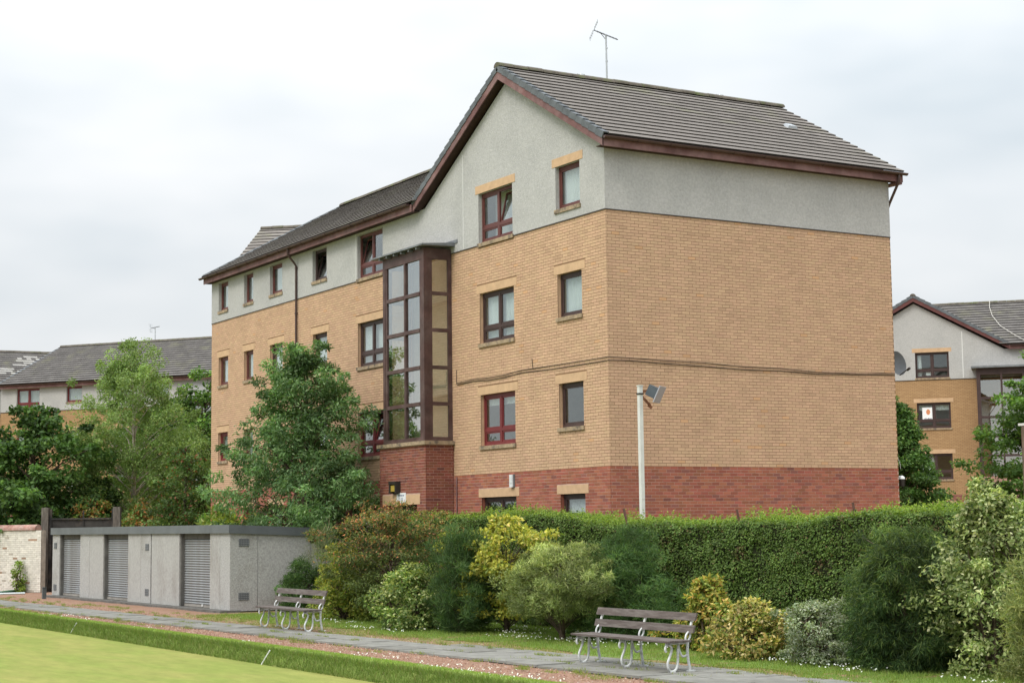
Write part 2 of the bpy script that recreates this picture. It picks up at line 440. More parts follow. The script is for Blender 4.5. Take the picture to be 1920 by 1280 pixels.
# ------------------------------------------------------------------ roofs
GAUGE = 0.335
def tile_tint():
    k = rnd.uniform(0.93, 1.07) * (rnd.choice((.8, 1.2)) if rnd.random() < .035 else 1)
    return (0.185 * k, 0.166 * k, 0.150 * k)
def far_tint(q=None):
    k = rnd.uniform(0.94, 1.06)
    return (0.135 * k, 0.125 * k, 0.118 * k)
def tile_rows(O, du, dv, poly, step=0.30, lift=0.045):
    """tiles of a roof plane: O origin at the eave, du along the eave, dv up the slope, poly = convex outline in (s, t)
    yields (s0, s1, t0, t1) per tile"""
    tmin = min(t for s, t in poly); tmax = max(t for s, t in poly)
    res = []; k = 0; t = tmin
    while t < tmax - 0.03:
        t1 = min(t + GAUGE, tmax)
        tm = t + 0.5 * (t1 - t); xs = []
        for (a, b), (c, d) in zip(poly, poly[1:] + poly[:1]):
            if (b - tm) * (d - tm) < 0: xs.append(a + (c - a) * (tm - b) / (d - b))
        if len(xs) >= 2:
            lo, hi = min(xs), max(xs)
            off = (step / 2 if k % 2 else 0)
            i = math.floor((lo - off) / step)
            while off + i * step < hi:
                a, b = max(lo, off + i * step), min(hi, off + (i + 1) * step)
                if b - a > 0.02: res.append((a, b - 0.002, t, t1))
                i += 1
        t += GAUGE; k += 1
    return res

def tile_geo(mb, P, s0, s1, t0, t1, lift=0.045, tint=None):
    """sloping slab: proud at its lower edge, tucked under the next course at the upper one"""
    lo = 0.006
    v = [P(s0, t0, lift), P(s1, t0, lift), P(s1, t1 + .03, lo), P(s0, t1 + .03, lo), P(s0, t0, 0), P(s1, t0, 0), P(s1, t1 + .03, 0), P(s0, t1 + .03, 0)]
    mb.add(v, [(0, 1, 2, 3)], 0, tint)
    mb.add(v, [(4, 5, 1, 0)], 1)
    mb.add(v, [(5, 6, 2, 1), (7, 4, 0, 3)], 0, tint)

def roof_plane(roof, O, du, dv, poly, singles=0, tints=None, lift=0.04, step=0.30):
    O = Vector(O); du = Vector(du).normalized(); dv = Vector(dv).normalized(); nn = du.cross(dv).normalized()
    if nn.z < 0: nn = -nn
    def P(s, t, n): return O + du * s + dv * t + nn * n
    deck = MB(); deck.add([P(s, t, -0.012) for s, t in poly], [tuple(range(len(poly)))]); deck.build('roof_deck', M_soffit, roof)
    ts = tile_rows(O, du, dv, poly, step)
    if singles:
        order = sorted(ts, key=lambda q: -((q[1] - q[0]) > 0.29) * 1000 + depth_of(P(q[0], q[2], 0)))
        pick = [q for q in order if q[1] - q[0] > 0.29][:singles]
        ps = set(pick); ts = [q for q in ts if q not in ps]
        protos = []
        for k in range(6):
            mb = MB(); Q = lambda s, t, n: Vector((s, t, n))
            tile_geo(mb, Q, 0, 0.296, 0, GAUGE, lift, tile_tint())
            me = bpy.data.meshes.new('roof_tile'); me.from_pydata(mb.v, [], mb.f)
            me.materials.append(M_tile); me.materials.append(M_lip); me.polygons.foreach_set('material_index', mb.m)
            at = me.attributes.new('tint', 'FLOAT_COLOR', 'FACE')
            at.data.foreach_set('color', np.array([(*(t or (1, 1, 1)), 1) for t in mb.t], np.float32).ravel())
            protos.append(me)
        rot = Matrix((du, dv, nn)).transposed().to_4x4()
        o0 = origin_of(roof)
        for q in pick:
            o = link_mesh('roof_tile', rnd.choice(protos), roof)
            o.matrix_local = Matrix.Translation(P(q[0], q[2], 0) - o0) @ rot @ Matrix.Rotation(rnd.uniform(-.006, .006), 4, 'Z')
    mb = MB()
    for q in ts:
        j = rnd.uniform(-0.0012, 0.0012)
        tile_geo(mb, P, q[0], q[1], q[2], q[3], lift + j, tints(q) if tints else tile_tint())
    if mb.f: mb.build('roof_tile_courses', [M_tile, M_lip], roof, kind='stuff')

def ridge_tiles(roof, a, b, m=None, r=0.125, length=0.45):
    a = Vector(a); b = Vector(b); d = (b - a); n = max(1, round(d.length / length)); d /= n
    dn = d.normalized(); sd_ = dn.cross(Vector((0, 0, 1))).normalized(); up = sd_.cross(dn)
    for i in range(n):
        mb = MB(); p0 = a + d * i + dn * 0.006; p1 = a + d * (i + 1) - dn * 0.006
        j = rnd.uniform(-.006, .008); vs = []
        for p in (p0, p1):
            for k in range(7):
                t = math.pi * (k / 6)
                vs.append(p + sd_ * (math.cos(t) * r * 1.25) + up * (math.sin(t) * r - 0.055 + j))
        fs = [(k, k + 1, k + 8, k + 7) for k in range(6)] + [tuple(range(6, -1, -1)), tuple(range(7, 14))]
        mb.add(vs, fs); mb.build('ridge_tile', m or M_ridge, roof)

def gutter_line(root, a, b, r=0.062, m=None, up=None):
    """half-round gutter with union clips"""
    a = Vector(a); b = Vector(b); d = (b - a).normalized(); sd_ = d.cross(Vector((0, 0, 1))).normalized(); upv = Vector((0, 0, 1))
    mb = MB(); vs = []
    for p in (a, b):
        for rr in (r, r - 0.006):
            for k in range(9):
                t = math.pi + math.pi * k / 8
                vs.append(p + sd_ * (math.cos(t) * rr) + upv * (math.sin(t) * rr))
    fs = []
    for k in range(8):
        fs += [(k, k + 1, k + 19, k + 18), (k + 9, k + 27, k + 28, k + 10)]
    fs += [tuple(range(9)), tuple(range(18, 27)), (0, 9, 27, 18), (8, 17, 35, 26)]
    mb.add(vs, fs, smooth=False)
    L = (b - a).length; n = int(L / 0.9)
    for i in range(1, n):
        p = a + d * (L * i / n)
        mb.tube([p + sd_ * (math.cos(math.pi + math.pi * k / 8) * (r + .006)) + upv * (math.sin(math.pi + math.pi * k / 8) * (r + .006)) for k in range(9)], 0.011, 4)
    return mb.build('gutter', m or M_gutter, root)

# ================================================================== MAIN BUILDING
ZR, ZB, DEP, LEN = 3.579, 9.679, 9.08, 25.72
TAN = 0.571; APY = 4.55; WID = 9.10
FRONT = Fr((0, 0, 0), (0, 1, 0), (-1, 0, 0))
RIGHT = Fr((0, 0, 0), (1, 0, 0), (0, -1, 0))
bld = thing('apartment_building', 'four storey buff brick flats with grey gable, red brick base and glazed stair bay', 'apartment building')
HEADS = [2.97, 5.67, 8.38, 11.08]
wins = []   # (u0,u1,z0,z1,floor,col)
for f, h in enumerate(HEADS):
    for c, u0, u1, hh in (('A', 1.07, 2.17, 1.08), ('B', 4.27, 6.04, 1.35), ('C', 11.77, 13.50, 1.34), ('D', 15.72, 16.80, 1.00), ('E', 19.25, 20.30, 1.00), ('F', 21.77, 22.60, 1.02), ('G', 24.11, 25.02, 1.02)):
        if f == 0: hh = 1.2
        wins.append((u0, u1, h - hh, h, f, c))
BAY = (7.72, 9.98, 4.62, 9.62)
DOOR = (8.05, 9.75, 0.0, 2.83)
ops = [q[:4] for q in wins] + [BAY, (8.2, 9.6, 0, 2.8)]
linops = [(q[0] - .15, q[1] + .15, q[3], q[3] + .213) for q in wins] + [(q[0] - .04, q[1] + .04, q[2] - .10, q[2]) for q in wins]

wall = MB()
lowops = [o for o in ops if o[2] < ZB]
wall_panel(wall, FRONT, 0.009, LEN, 0, ZR, -0.004, lowops, 1)
wall_panel(wall, FRONT, 0.009, LEN, ZR, ZB, -0.006, lowops, 0)
wall_panel(wall, RIGHT, 0.009, DEP, 0, ZR, -0.004, [], 1)
wall_panel(wall, RIGHT, 0.009, DEP, ZR, ZB, -0.006, [], 0)
for o in lowops:
    if o is BAY: continue
    reveals(wall, FRONT, o, -0.0095, -0.125, 2 if o[2] > ZR else 3)
wobj = wall.build('wall', [M_mort_b, M_mort_r, M_buffplain, mat('red_reveal', RED, 0.9, 0.2, var=0.2)], bld)
# back and far side walls, plain brick
bw = MB()
for fr, u0, u1 in ((Fr((DEP, 0, 0), (0, 1, 0), (1, 0, 0)), 0, LEN), (Fr((0, LEN, 0), (1, 0, 0), (0, 1, 0)), 0.002, DEP - .002)):
    P_ = [(u0, 0.0), (u1, 0.0), (u1, ZR), (u0, ZR)]; bw.quad(*[fr.pt(a, 0, b) for a, b in P_], mi=1, uv=P_)
    P_ = [(u0, ZR), (u1, ZR), (u1, ZB), (u0, ZB)]; bw.quad(*[fr.pt(a, 0, b) for a, b in P_], mi=0, uv=P_)
    P_ = [(u0, ZB), (u1, ZB), (u1, 11.16), (u0, 11.16)]; bw.quad(*[fr.pt(a, 0, b) for a, b in P_], mi=2, uv=P_)
fr = Fr((DEP, 0, 0), (0, 1, 0), (1, 0, 0))
bw.add([fr.pt(0, 0, 11.16), fr.pt(WID, 0, 11.16), fr.pt(APY, 0, 13.75)], [(0, 1, 2)], 2)
bw.build('rear_wall', [M_btex, M_rtex, M_render], bld)

# bricks: the ones that show largest are single objects, the rest one part
bk = []
wcut = ops + linops + [(7.55, 10.28, 0, 4.5)]
for z0, z1, kd in ((0.64, ZR, 'r'), (ZR, ZB, 'b')):
    bk += [(FRONT, *q) for q in lay_bricks(FRONT, 0.0, LEN, z0 if kd == 'b' else ZR - 40 * COURSE, z1, wcut, kd)]
    bk += [(RIGHT, *q) for q in lay_bricks(RIGHT, 0.021, DEP, z0 if kd == 'b' else ZR - 40 * COURSE, z1, [], kd, phase=0.06)]
cand = [q for q in bk if q[0] is RIGHT and q[6] and q[3] > 2.55]
cand.sort(key=lambda q: depth_of(q[0].pt(q[1], 0, q[3])) + 0.02 * abs(q[3] - 4.5))
single = set(id(q) for q in cand[:300])
protos = {}
for kd in 'br':
    for k in range(7):
        mb = MB(); t = brick_tint(kd)
        mb.box(0, 0.215, 0, 0.02, 0, 0.0653, 0, t)
        me = bpy.data.meshes.new('brick'); me.from_pydata(mb.v, [], mb.f); me.materials.append(M_brick)
        at = me.attributes.new('tint', 'FLOAT_COLOR', 'FACE'); at.data.foreach_set('color', np.tile(np.array([*t, 1], np.float32), 6))
        protos.setdefault(kd, []).append(me)
V = []; F = []; T = []
o0 = origin_of(bld)
for q in bk:
    fr, a, b, z0, z1, kd, whole = q
    j = rnd.uniform(-0.0022, 0.0014)
    if id(q) in single:
        o = link_mesh('brick', rnd.choice(protos[kd]), wobj, fr.pt(a, j, z0) - o0)
        continue
    i = len(V)
    for n in (j, -0.02):
        for u, z in ((a, z0), (b, z0), (b, z1), (a, z1)): V.append(tuple(fr.pt(u, n, z)))
    F += [(i, i + 1, i + 2, i + 3), (i, i + 4, i + 5, i + 1), (i + 1, i + 5, i + 6, i + 2), (i + 2, i + 6, i + 7, i + 3), (i + 3, i + 7, i + 4, i)]
    T += [brick_tint(kd)] * 5
bo = fast_mesh('brickwork', V, F, np.array(T), M_brick, wobj); bo['kind'] = 'stuff'

# render above the brick
def under_roof(u): return 11.17 + max(0.0, TAN * min(u, WID - u)) + 0.02
rn = MB()
hiops = [o for o in ops if o[3] > ZB]
wall_panel(rn, FRONT, -0.012, LEN, ZB + 0.012, under_roof, 0.012, hiops, 0, brks=(APY, WID))
wall_panel(rn, RIGHT, -0.012, DEP, ZB + 0.012, 11.19, 0.012, [], 0)
for o in hiops:
    if o is not BAY: reveals(rn, FRONT, o, 0.0115, -0.125, 0)
rn.build('render', M_render, bld)
tr = MB()
tr.fbox(FRONT, -0.02, LEN, -0.005, 0.022, ZB - 0.012, ZB + 0.012); tr.fbox(RIGHT, -0.0, DEP, -0.005, 0.022, ZB - 0.012, ZB + 0.012)
tr.build('drip_bead', mat('dark_bead', (0.06, 0.05, 0.045), 0.6), bld)
mj = MB()
mj.fbox(FRONT, 6.87, 6.89, 0.0, 0.016, ZB + .02, 12.3); mj.fbox(FRONT, 13.62, 13.64, 0, 0.016, ZB + .02, 11.15)
mj.build('movement_joint', mat('joint_bead', (0.62, 0.62, 0.6), 0.7), bld)
pj = MB(); pj.tube([(-0.022, 7.36, 0.3), (-0.022, 7.36, 3.55)], 0.022, 6); pj.build('conduit', M_fascia, bld)

# windows
cfg = {('A', 3): (M_rbrown, (0, 1, .3, 1), None), ('B', 3): (M_rbrown, (0, 1, .5, 1), 1), ('C', 3): (M_rbrown, (0, 1, .0, .30), 3), ('D', 3): (M_brown, (0, 1, .55, 1), 0), ('E', 3): (M_rbrown, (0, 1, .25, 1), None),
       ('F', 3): (M_rbrown, (0, 1, .3, 1), None), ('G', 3): (M_rbrown, (0, 1, .2, 1), None),
       ('A', 2): (M_brown, (0, 1, 0, 1), None), ('B', 2): (M_brown, (0, 1, 0, 1), None), ('C', 2): (M_brown, (0, 1, 0.25, 1), None), ('D', 2): (M_brown, (0, 1, .0, 1), None), ('E', 2): (M_brown, (0, 1, 0, 1), None),
       ('F', 2): (M_rbrown, (0, 1, .3, 1), None), ('G', 2): (M_rbrown, (0, 1, 0, .9), None),
       ('A', 1): (M_brown, None, None), ('B', 1): (M_redj, (0.80, 1, 0, 1), None), ('C', 1): (M_redj, None, 1), ('G', 1): (M_redj, (0, 1, .4, 1), None),
       ('A', 0): (M_brown, (0, 1, 0, 1), None), ('B', 0): (M_brown, None, None)}
for u0, u1, z0, z1, f, c in wins:
    m, cu, ti = cfg.get((c, f), (M_rbrown, (0, 1, 0, 1), None))
    top = f == 3 and c not in 'AB'
    if top:
        window(FRONT, bld, u0, u1, z0, z1, m, c in 'BC', cu, ti, lintel=False)
    else:
        window(FRONT, bld, u0, u1, z0, z1, m, c in 'BC', cu, ti)
# interior: a plastered cross wall and the floors, so that the rooms have depth
it = MB()
it.box(2.3, 2.4, 0.3, LEN - .3, 0.2, 11.1)
it.build('interior_wall', M_plaster, bld)
for f in range(4):
    z = HEADS[f] - 2.12
    fl = MB(); fl.box(0.13, 2.29, 0.31, 7.6, z - 0.2, z); fl.box(0.13, 2.29, 10.1, LEN - .31, z - 0.2, z)
    for y in (3.2, 7.6, 10.1, 14.6, 18.2, 21.2, 23.4): fl.box(0.14, 2.28, y, y + 0.1, z + .002, z + 2.48)
    fl.build('floor_slab', M_plaster, bld)
ce = MB(); ce.box(0.13, DEP - .13, 0.13, LEN - .13, 11.101, 11.15); ce.build('ceiling', M_plaster, bld)

# stair bay: red brick base, stone sill, brown glazed frame, lead roof
BX = -0.87; Y0, Y1 = 7.58, 10.06
FB = Fr((BX, 0, 0), (0, 1, 0), (-1, 0, 0)); SB = Fr((0, Y0 - .04, 0), (1, 0, 0), (0, -1, 0))
bay = MB()
wall_panel(bay, FB, 7.545, 10.27, 0, 4.43, -0.004, [DOOR], 0)
wall_panel(bay, SB, BX + .009, -0.011, 0, 4.43, -0.004, [], 0)
wall_panel(bay, Fr((0, 10.28, 0), (1, 0, 0), (0, 1, 0)), BX + .009, -.011, 0, 4.43, -0.004, [], 0)
reveals(bay, FB, DOOR, -0.0095, -0.3, 1)
bay_o = bay.build('bay_base', [M_mort_r, mat('red_reveal', RED)], bld)
V = []; F = []; T = []
for fr, lst in ((FB, lay_bricks(FB, 7.535, 10.29, 0.04, 4.43, [DOOR, (7.88, 10.12, 2.83, 3.10)], 'r')), (SB, lay_bricks(SB, BX + .021, -0.001, 0.04, 4.43, [], 'r', phase=.05)), (Fr((0, 10.29, 0), (1, 0, 0), (0, 1, 0)), lay_bricks(SB, BX + .021, -0.001, 0.04, 4.43, [], 'r', phase=.05))):
    for a, b, z0, z1, kd, wh in lst:
        i = len(V); j = rnd.uniform(-.002, .0015)
        for n in (j, -0.02):
            for u, z in ((a, z0), (b, z0), (b, z1), (a, z1)): V.append(tuple(fr.pt(u, n, z)))
        F += [(i, i + 1, i + 2, i + 3), (i, i + 4, i + 5, i + 1), (i + 1, i + 5, i + 6, i + 2), (i + 2, i + 6, i + 7, i + 3), (i + 3, i + 7, i + 4, i)]
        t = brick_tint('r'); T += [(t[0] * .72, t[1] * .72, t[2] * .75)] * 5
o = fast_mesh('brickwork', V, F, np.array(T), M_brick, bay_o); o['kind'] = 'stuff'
b_ = MB(); b_.fbox(FB, 7.88, 10.12, -0.1, 0.008, 2.832, 3.10); b_.build('lintel', M_stone, bay_o)
b_ = MB(); b_.fbox(FB, 8.05, 9.75, -0.32, -0.28, 0.0, 2.82); b_.build('entrance_door', M_dark, bay_o)
b_ = MB(); b_.box(BX - .07, -0.003, Y0 - .12, 10.36, 4.43, 4.53); b_.build('bay_sill', M_sill, bld)
ROWS = [4.535, 5.54, 6.53, 7.55, 8.56, 9.56]
gf = MB()
zt = 9.80
def fb(u0, u1, z0, z1, n0=-.07, n1=0.0): gf.fbox(FB, u0, u1, n0, n1, z0, z1)
# corner posts, head, sill rail, mullion, transoms (front)
gf.box(BX, BX + .13, Y0, Y0 + .13, 4.532, zt); gf.box(BX, BX + .13, Y1 - .13, Y1, 4.532, zt)
fb(Y0 + .13, Y1 - .13, 9.50, zt); fb(Y0 + .13, Y1 - .13, 4.532, 4.64)
MID = 8.72
fb(MID - .04, MID + .04, 4.64, 9.50, -.07, 0.004)
fb(Y0 + .13, Y0 + .27, 4.64, 9.50, -.075, -.012); fb(Y1 - .22, Y1 - .13, 4.64, 9.50, -.075, -.012)
for z in ROWS[1:-1]:
    fb(Y0 + .27, MID - .04, z - .05, z + .05, -.07, 0.008); fb(MID + .04, Y1 - .22, z - .05, z + .05, -.07, 0.008)
# sides
for ya, yb in ((Y0, Y0 + .07), (Y1 - .07, Y1)):
    gf.box(BX + .13, -0.002, ya, yb, 9.50, zt); gf.box(BX + .13, -0.002, ya, yb, 4.532, 4.64)
    gf.box(BX + .13, BX + .26, ya + .008, yb, 4.64, 9.5); gf.box(-.12, -.002, ya + .002, yb, 4.64, 9.5)
    for z in ROWS[1:-1]: gf.box(BX + .26, -.12, ya + .004, yb, z - .05, z + .05)
gfo = gf.build('stair_bay', mat('bay_joinery', (0.072, 0.038, 0.034), 0.55, 0.35, var=0.3, vscale=3, col2=(0.098, 0.062, 0.056), c2scale=2), bld)
for i in range(5):
    z0, z1 = ROWS[i] + (.105 if i == 0 else .05), ROWS[i + 1] - (.06 if i == 4 else .05)
    for a, b in ((Y0 + .27, MID - .04), (MID + .04, Y1 - .22)):
        p = MB(); p.fbox(FB, a, b, -.05, -.044, z0, z1); p.build('pane', M_glass2, gfo)
    for ya in (Y0 + .03, Y1 - .036):
        p = MB(); p.box(BX + .26, -.12, ya, ya + .006, z0, z1); p.build('pane', M_glass2, gfo)
br = MB()
br.hexa([(-1.04, 7.35, 9.83), (-.002, 7.35, 9.86), (-.002, 10.55, 9.86), (-1.04, 10.55, 9.83), (-1.04, 7.35, 9.875), (-.002, 7.35, 9.96), (-.002, 10.55, 9.96), (-1.04, 10.55, 9.875)])
br.box(-.03, -.013, 7.2, 10.65, 9.93, 10.03)
for k in range(6): br.box(BX - .13, BX, 7.75 + k * .45, 7.82 + k * .45, 9.76, 9.829)
br.build('bay_roof', M_lead, gfo)
sw_ = MB(); sw_.box(0.55, 0.62, 7.65, 10.0, 4.4, 9.8); sw_.build('stair_wall', mat('cream_stair_wall', (.74, .71, .62), .9, .1, var=.06), bld)
la = MB(); la.box(0.2, .54, 7.75, 9.9, 5.86, 6.02); la.box(.2, .54, 7.75, 9.9, 8.5, 8.66); la.build('stair_landing', M_plaster, bld)

# ---- roof of the main building
roof = thing('roof', None, None); roof.parent = bld
ct = math.cos(math.atan(TAN)); st = math.sin(math.atan(TAN))
EZ = 11.40; SL = (APY + .35) / ct
XV0, XV1 = -0.25, DEP + .25
roof_plane(roof, (XV0, -.35, EZ), (1, 0, 0), (0, ct, st), [(0.15, 0), (XV1 - XV0, 0), (XV1 - XV0, SL), (0.15, SL)], singles=300)
# left slope of the gable block down to the valley
roof_plane(roof, (XV0, WID + .35, EZ), (1, 0, 0), (0, -ct, st), [(0.15, 0), (0.2, 0), (4.9, SL), (0.15, SL)])
# main front slope
Jy, Cy = 24.2, 25.9
roof_plane(roof, (-.35, WID + .35, EZ), (0, 1, 0), (ct, 0, st), [(-.12, 0), (Cy - WID - .35, 0), (Jy - WID - .35, SL), (-4.9, SL)])
# rear slopes and hip end (away from the camera)
rs = MB()
zr = EZ + TAN * 4.9
rs.add([(DEP + .35, -.0, EZ), (DEP + .35, Cy, EZ), (APY, Jy, zr), (APY, APY, zr)], [(0, 1, 2, 3)])
rs.add([(XV1, WID + .35, EZ), (APY, APY, zr), (XV1, APY, zr)], [(0, 1, 2)])
rs.add([(-.35, Cy, EZ), (DEP + .35, Cy, EZ), (APY, Jy, zr)], [(0, 1, 2)])
rs.build('rear_slope', M_tile if False else mat('rear_tiles', (0.19, 0.17, 0.155), 0.95, 0.1, var=0.3, vscale=3), roof)
ridge_tiles(roof, (XV0 - .03, APY, zr + .04), (XV1 + .02, APY, zr + .04))
ridge_tiles(roof, (APY, APY + .3, zr + .03), (APY, Jy, zr + .03))
ridge_tiles(roof, (APY, Jy, zr + .02), (-.3, Cy - .01, EZ + .06), m=M_verge, r=0.09)
# verge tiles on the front gable, stepped course by course
nv = 17
for side in (1, -1):
    for k in range(nv):
        t0, t1 = SL * k / nv, SL * (k + 1) / nv
        def Q(t, n, x):
            y = -.35 + t * ct - n * st; z = EZ + t * st + n * ct
            return (x, y if side == 1 else WID - y, z)
        mb = MB(); lo, hi = 0.062, 0.03
        x0, x1 = XV0 - .02, XV0 + .145
        mb.hexa([Q(t0, -.10, x0), Q(t0, -.10, x0 + .03), Q(t1 - .006, -.12, x0 + .03), Q(t1 - .006, -.12, x0), Q(t0, lo, x0), Q(t0, lo, x0 + .03), Q(t1 - .006, hi, x0 + .03), Q(t1 - .006, hi, x0)])
        mb.hexa([Q(t0, lo - .03, x0 + .03), Q(t0, lo - .03, x1), Q(t1 - .006, hi - .03, x1), Q(t1 - .006, hi - .03, x0 + .03), Q(t0, lo, x0 + .03), Q(t0, lo, x1), Q(t1 - .006, hi, x1), Q(t1 - .006, hi, x0 + .03)])
        mb.build('verge_tile', M_verge, roof)
# bargeboards and soffits of the gable
for side in (1, -1):
    def Q(y, z, x): return (x, y if side == 1 else WID - y, z)
    mb = MB(); y0 = -.30; zf = lambda y: EZ + TAN * (y + .35)
    bx0, bx1 = XV0 + .0, XV0 + .03
    mb.hexa([Q(y0, zf(y0) - .30, bx0), Q(y0, zf(y0) - .30, bx1), Q(APY, zf(APY) - .34, bx1), Q(APY, zf(APY) - .34, bx0), Q(y0, zf(y0) - .07, bx0), Q(y0, zf(y0) - .07, bx1), Q(APY, zf(APY) - .10, bx1), Q(APY, zf(APY) - .10, bx0)])
    mb.build('bargeboard', M_fascia, roof)
    mb = MB()
    mb.hexa([Q(y0 + .05, zf(y0) - .245, bx1), Q(y0 + .05, zf(y0) - .245, .03), Q(APY, zf(APY) - .30, .03), Q(APY, zf(APY) - .30, bx1), Q(y0 + .05, zf(y0) - .225, bx1), Q(y0 + .05, zf(y0) - .225, .03), Q(APY, zf(APY) - .28, .03), Q(APY, zf(APY) - .28, bx1)])
    mb.build('soffit', M_soffit, roof)
# eaves: fascia, soffit, gutter (right face)
def eave(fr, u0, u1, nf=.30):
    mb = MB(); mb.fbox(fr, u0, u1, nf - .028, nf, 11.13, 11.345); mb.build('fascia', M_fascia, roof)
    mb = MB(); mb.fbox(fr, u0 + .01, u1 - .01, 0.013, nf - .029, 11.15, 11.165); mb.build('soffit', M_soffit, roof)
eave(RIGHT, XV0 + .001, XV1)
gutter_line(roof, RIGHT.pt(XV0 - .0, .375, 11.36), RIGHT.pt(XV1 + .08, .375, 11.36))
eave(FRONT, WID + .28, Cy - .08)
gutter_line(roof, FRONT.pt(WID + .36, .375, 11.36), FRONT.pt(Cy + .1, .375, 11.36))
# boxed end of the far eave
mb = MB(); mb.box(DEP + .02, XV1 - .002, -.27, 0.3, 11.08, 11.13); mb.build('eave_box', M_fascia, roof)
# downpipes
dp = MB(); dp.tube([(-.36, 18.0, 11.32), (-.36, 18.0, 11.12), (-.30, 18.0, 11.05), (-.12, 18.0, 10.85), (-.06, 18.0, 10.75), (-.06, 18.0, 8), (-.06, 18.0, 0.1)], 0.036, 8)
for z in (10.7, 9.2, 7.4, 5.6, 3.8, 2.0): dp.tube([(-.06, 18.0, z - .03), (-.06, 18.0, z + .03)], 0.05, 8)
dp.build('downpipe', M_gutter, bld)
dp = MB(); dp.tube([(9.13, -.36, 11.32), (9.13, -.36, 11.13), (9.13, -.30, 11.05), (9.125, .02, 10.6), (9.125, .10, 10.45), (9.125, .10, 6), (9.125, .10, 0.1)], 0.036, 8); dp.build('downpipe', M_gutter, bld)
# vents on the ridge and a small roof light
for x in (2.38, 7.09):
    mb = MB(); mb.tube([(x, APY, zr + .02), (x, APY, zr + .13)], [.10, .06], 8); mb.tube([(x - .12, APY, zr + .10), (x + .10, APY, zr + .12)], .035, 6); mb.build('ridge_vent', M_metal, roof)
mb = MB()
def Q(x, y, n): return (x, y - n * st, EZ + TAN * (y + .35) + n * ct)
mb.hexa([Q(7.68, 2.35, .02), Q(8.04, 2.35, .02), Q(8.0, 2.62, .02), Q(7.72, 2.62, .02), Q(7.72, 2.38, .10), Q(8.0, 2.38, .10), Q(7.97, 2.58, .09), Q(7.75, 2.58, .09)])
mb.build('roof_vent', mat('pale_vent', (0.34, 0.36, 0.38), 0.5, 0.4), roof)

# attached far gable block at the bend (its slope shows above the hip)
d3 = Vector((0.76, -0.65, 0)).normalized(); q3 = Vector((-d3.y, d3.x, 0)); q3 = Vector((0.65, 0.76, 0)).normalized()
R1 = Vector((3.78, 30.19, zr)); E1 = R1 - q3 * 4.9; E1.z = EZ
roof_plane(roof, E1, d3, Vector((q3.x * ct, q3.y * ct, st)), [(0, 0), (6.5, 0), (6.5, SL), (0, SL)])
ridge_tiles(roof, R1 + Vector((0, 0, .03)), R1 + d3 * 6.5 + Vector((0, 0, .03)))
mb = MB()
E2 = E1 + q3 * 9.8
mb.add([R1, R1 + d3 * 6.5, E2 + d3 * 6.5, E2], [(0, 1, 2, 3)]); mb.build('rear_slope', MATS['rear_tiles'], roof)
mb = MB()
a = E1 + d3 * .25 + q3 * .35; b = E2 + d3 * .25 - q3 * .35
for z0, z1, mi in ((0, ZR, 1), (ZR, ZB, 0), (ZB, 11.2, 2)):
    mb.quad((a.x, a.y, z0), (b.x, b.y, z0), (b.x, b.y, z1), (a.x, a.y, z1), mi, uv=[(0, z0), (9.1, z0), (9.1, z1), (0, z1)])
c = b + d3 * 6; e = a + d3 * 6
for p, q in ((b, c), (c, e), (e, a)):
    for z0, z1, mi in ((0, ZR, 1), (ZR, ZB, 0), (ZB, 11.2, 2)):
        mb.quad((p.x, p.y, z0), (q.x, q.y, z0), (q.x, q.y, z1), (p.x, p.y, z1), mi, uv=[(0, z0), (6, z0), (6, z1), (0, z1)])
mb.add([(a.x, a.y, 11.2), (b.x, b.y, 11.2), tuple((a + b) / 2 + Vector((0, 0, 13.85 - (a.z + b.z) / 2)))], [(0, 1, 2)], 2)
mb.build('far_block_wall', [M_btex, M_rtex, M_render], bld)

# cables along the brick
for dz, nn in ((0.0, .018), (-.085, .014)):
    cb = MB(); pts = []
    for u, z in ((7.3, 6.09), (6.4, 6.12), (5.6, 6.10), (4.7, 6.11), (3.9, 6.16), (2.6, 6.15), (1.2, 6.145), (0.02, 6.145)):
        pts.append((-nn, u, z + dz * (0.6 if u > 6 else 1) + (.02 if 3.5 < u < 6 and dz < 0 else 0)))
    pts.append((-nn, -nn, 6.145 + dz))
    for u, z in ((0.6, 6.14), (1.5, 6.11), (2.8, 6.10), (4.1, 6.06), (5.2, 6.06), (6.4, 6.02), (7.8, 6.02), (9.05, 6.07)):
        pts.append((u, -nn, z + dz * (0.85 if u < 6.5 else .5) + rnd.uniform(-.012, .012)))
    cb.tube(pts, 0.009, 5); cb.build('cable', M_cable, bld)
cb = MB(); cb.tube([(-.012, 7.33, 6.06), (-.012, 7.33, 6.45)], .008, 4); cb.tube([(-.012, 3.36, 6.14), (-.012, 3.38, 6.26), (-.012, 3.41, 6.42)], .008, 4); cb.build('cable', M_cable, bld)

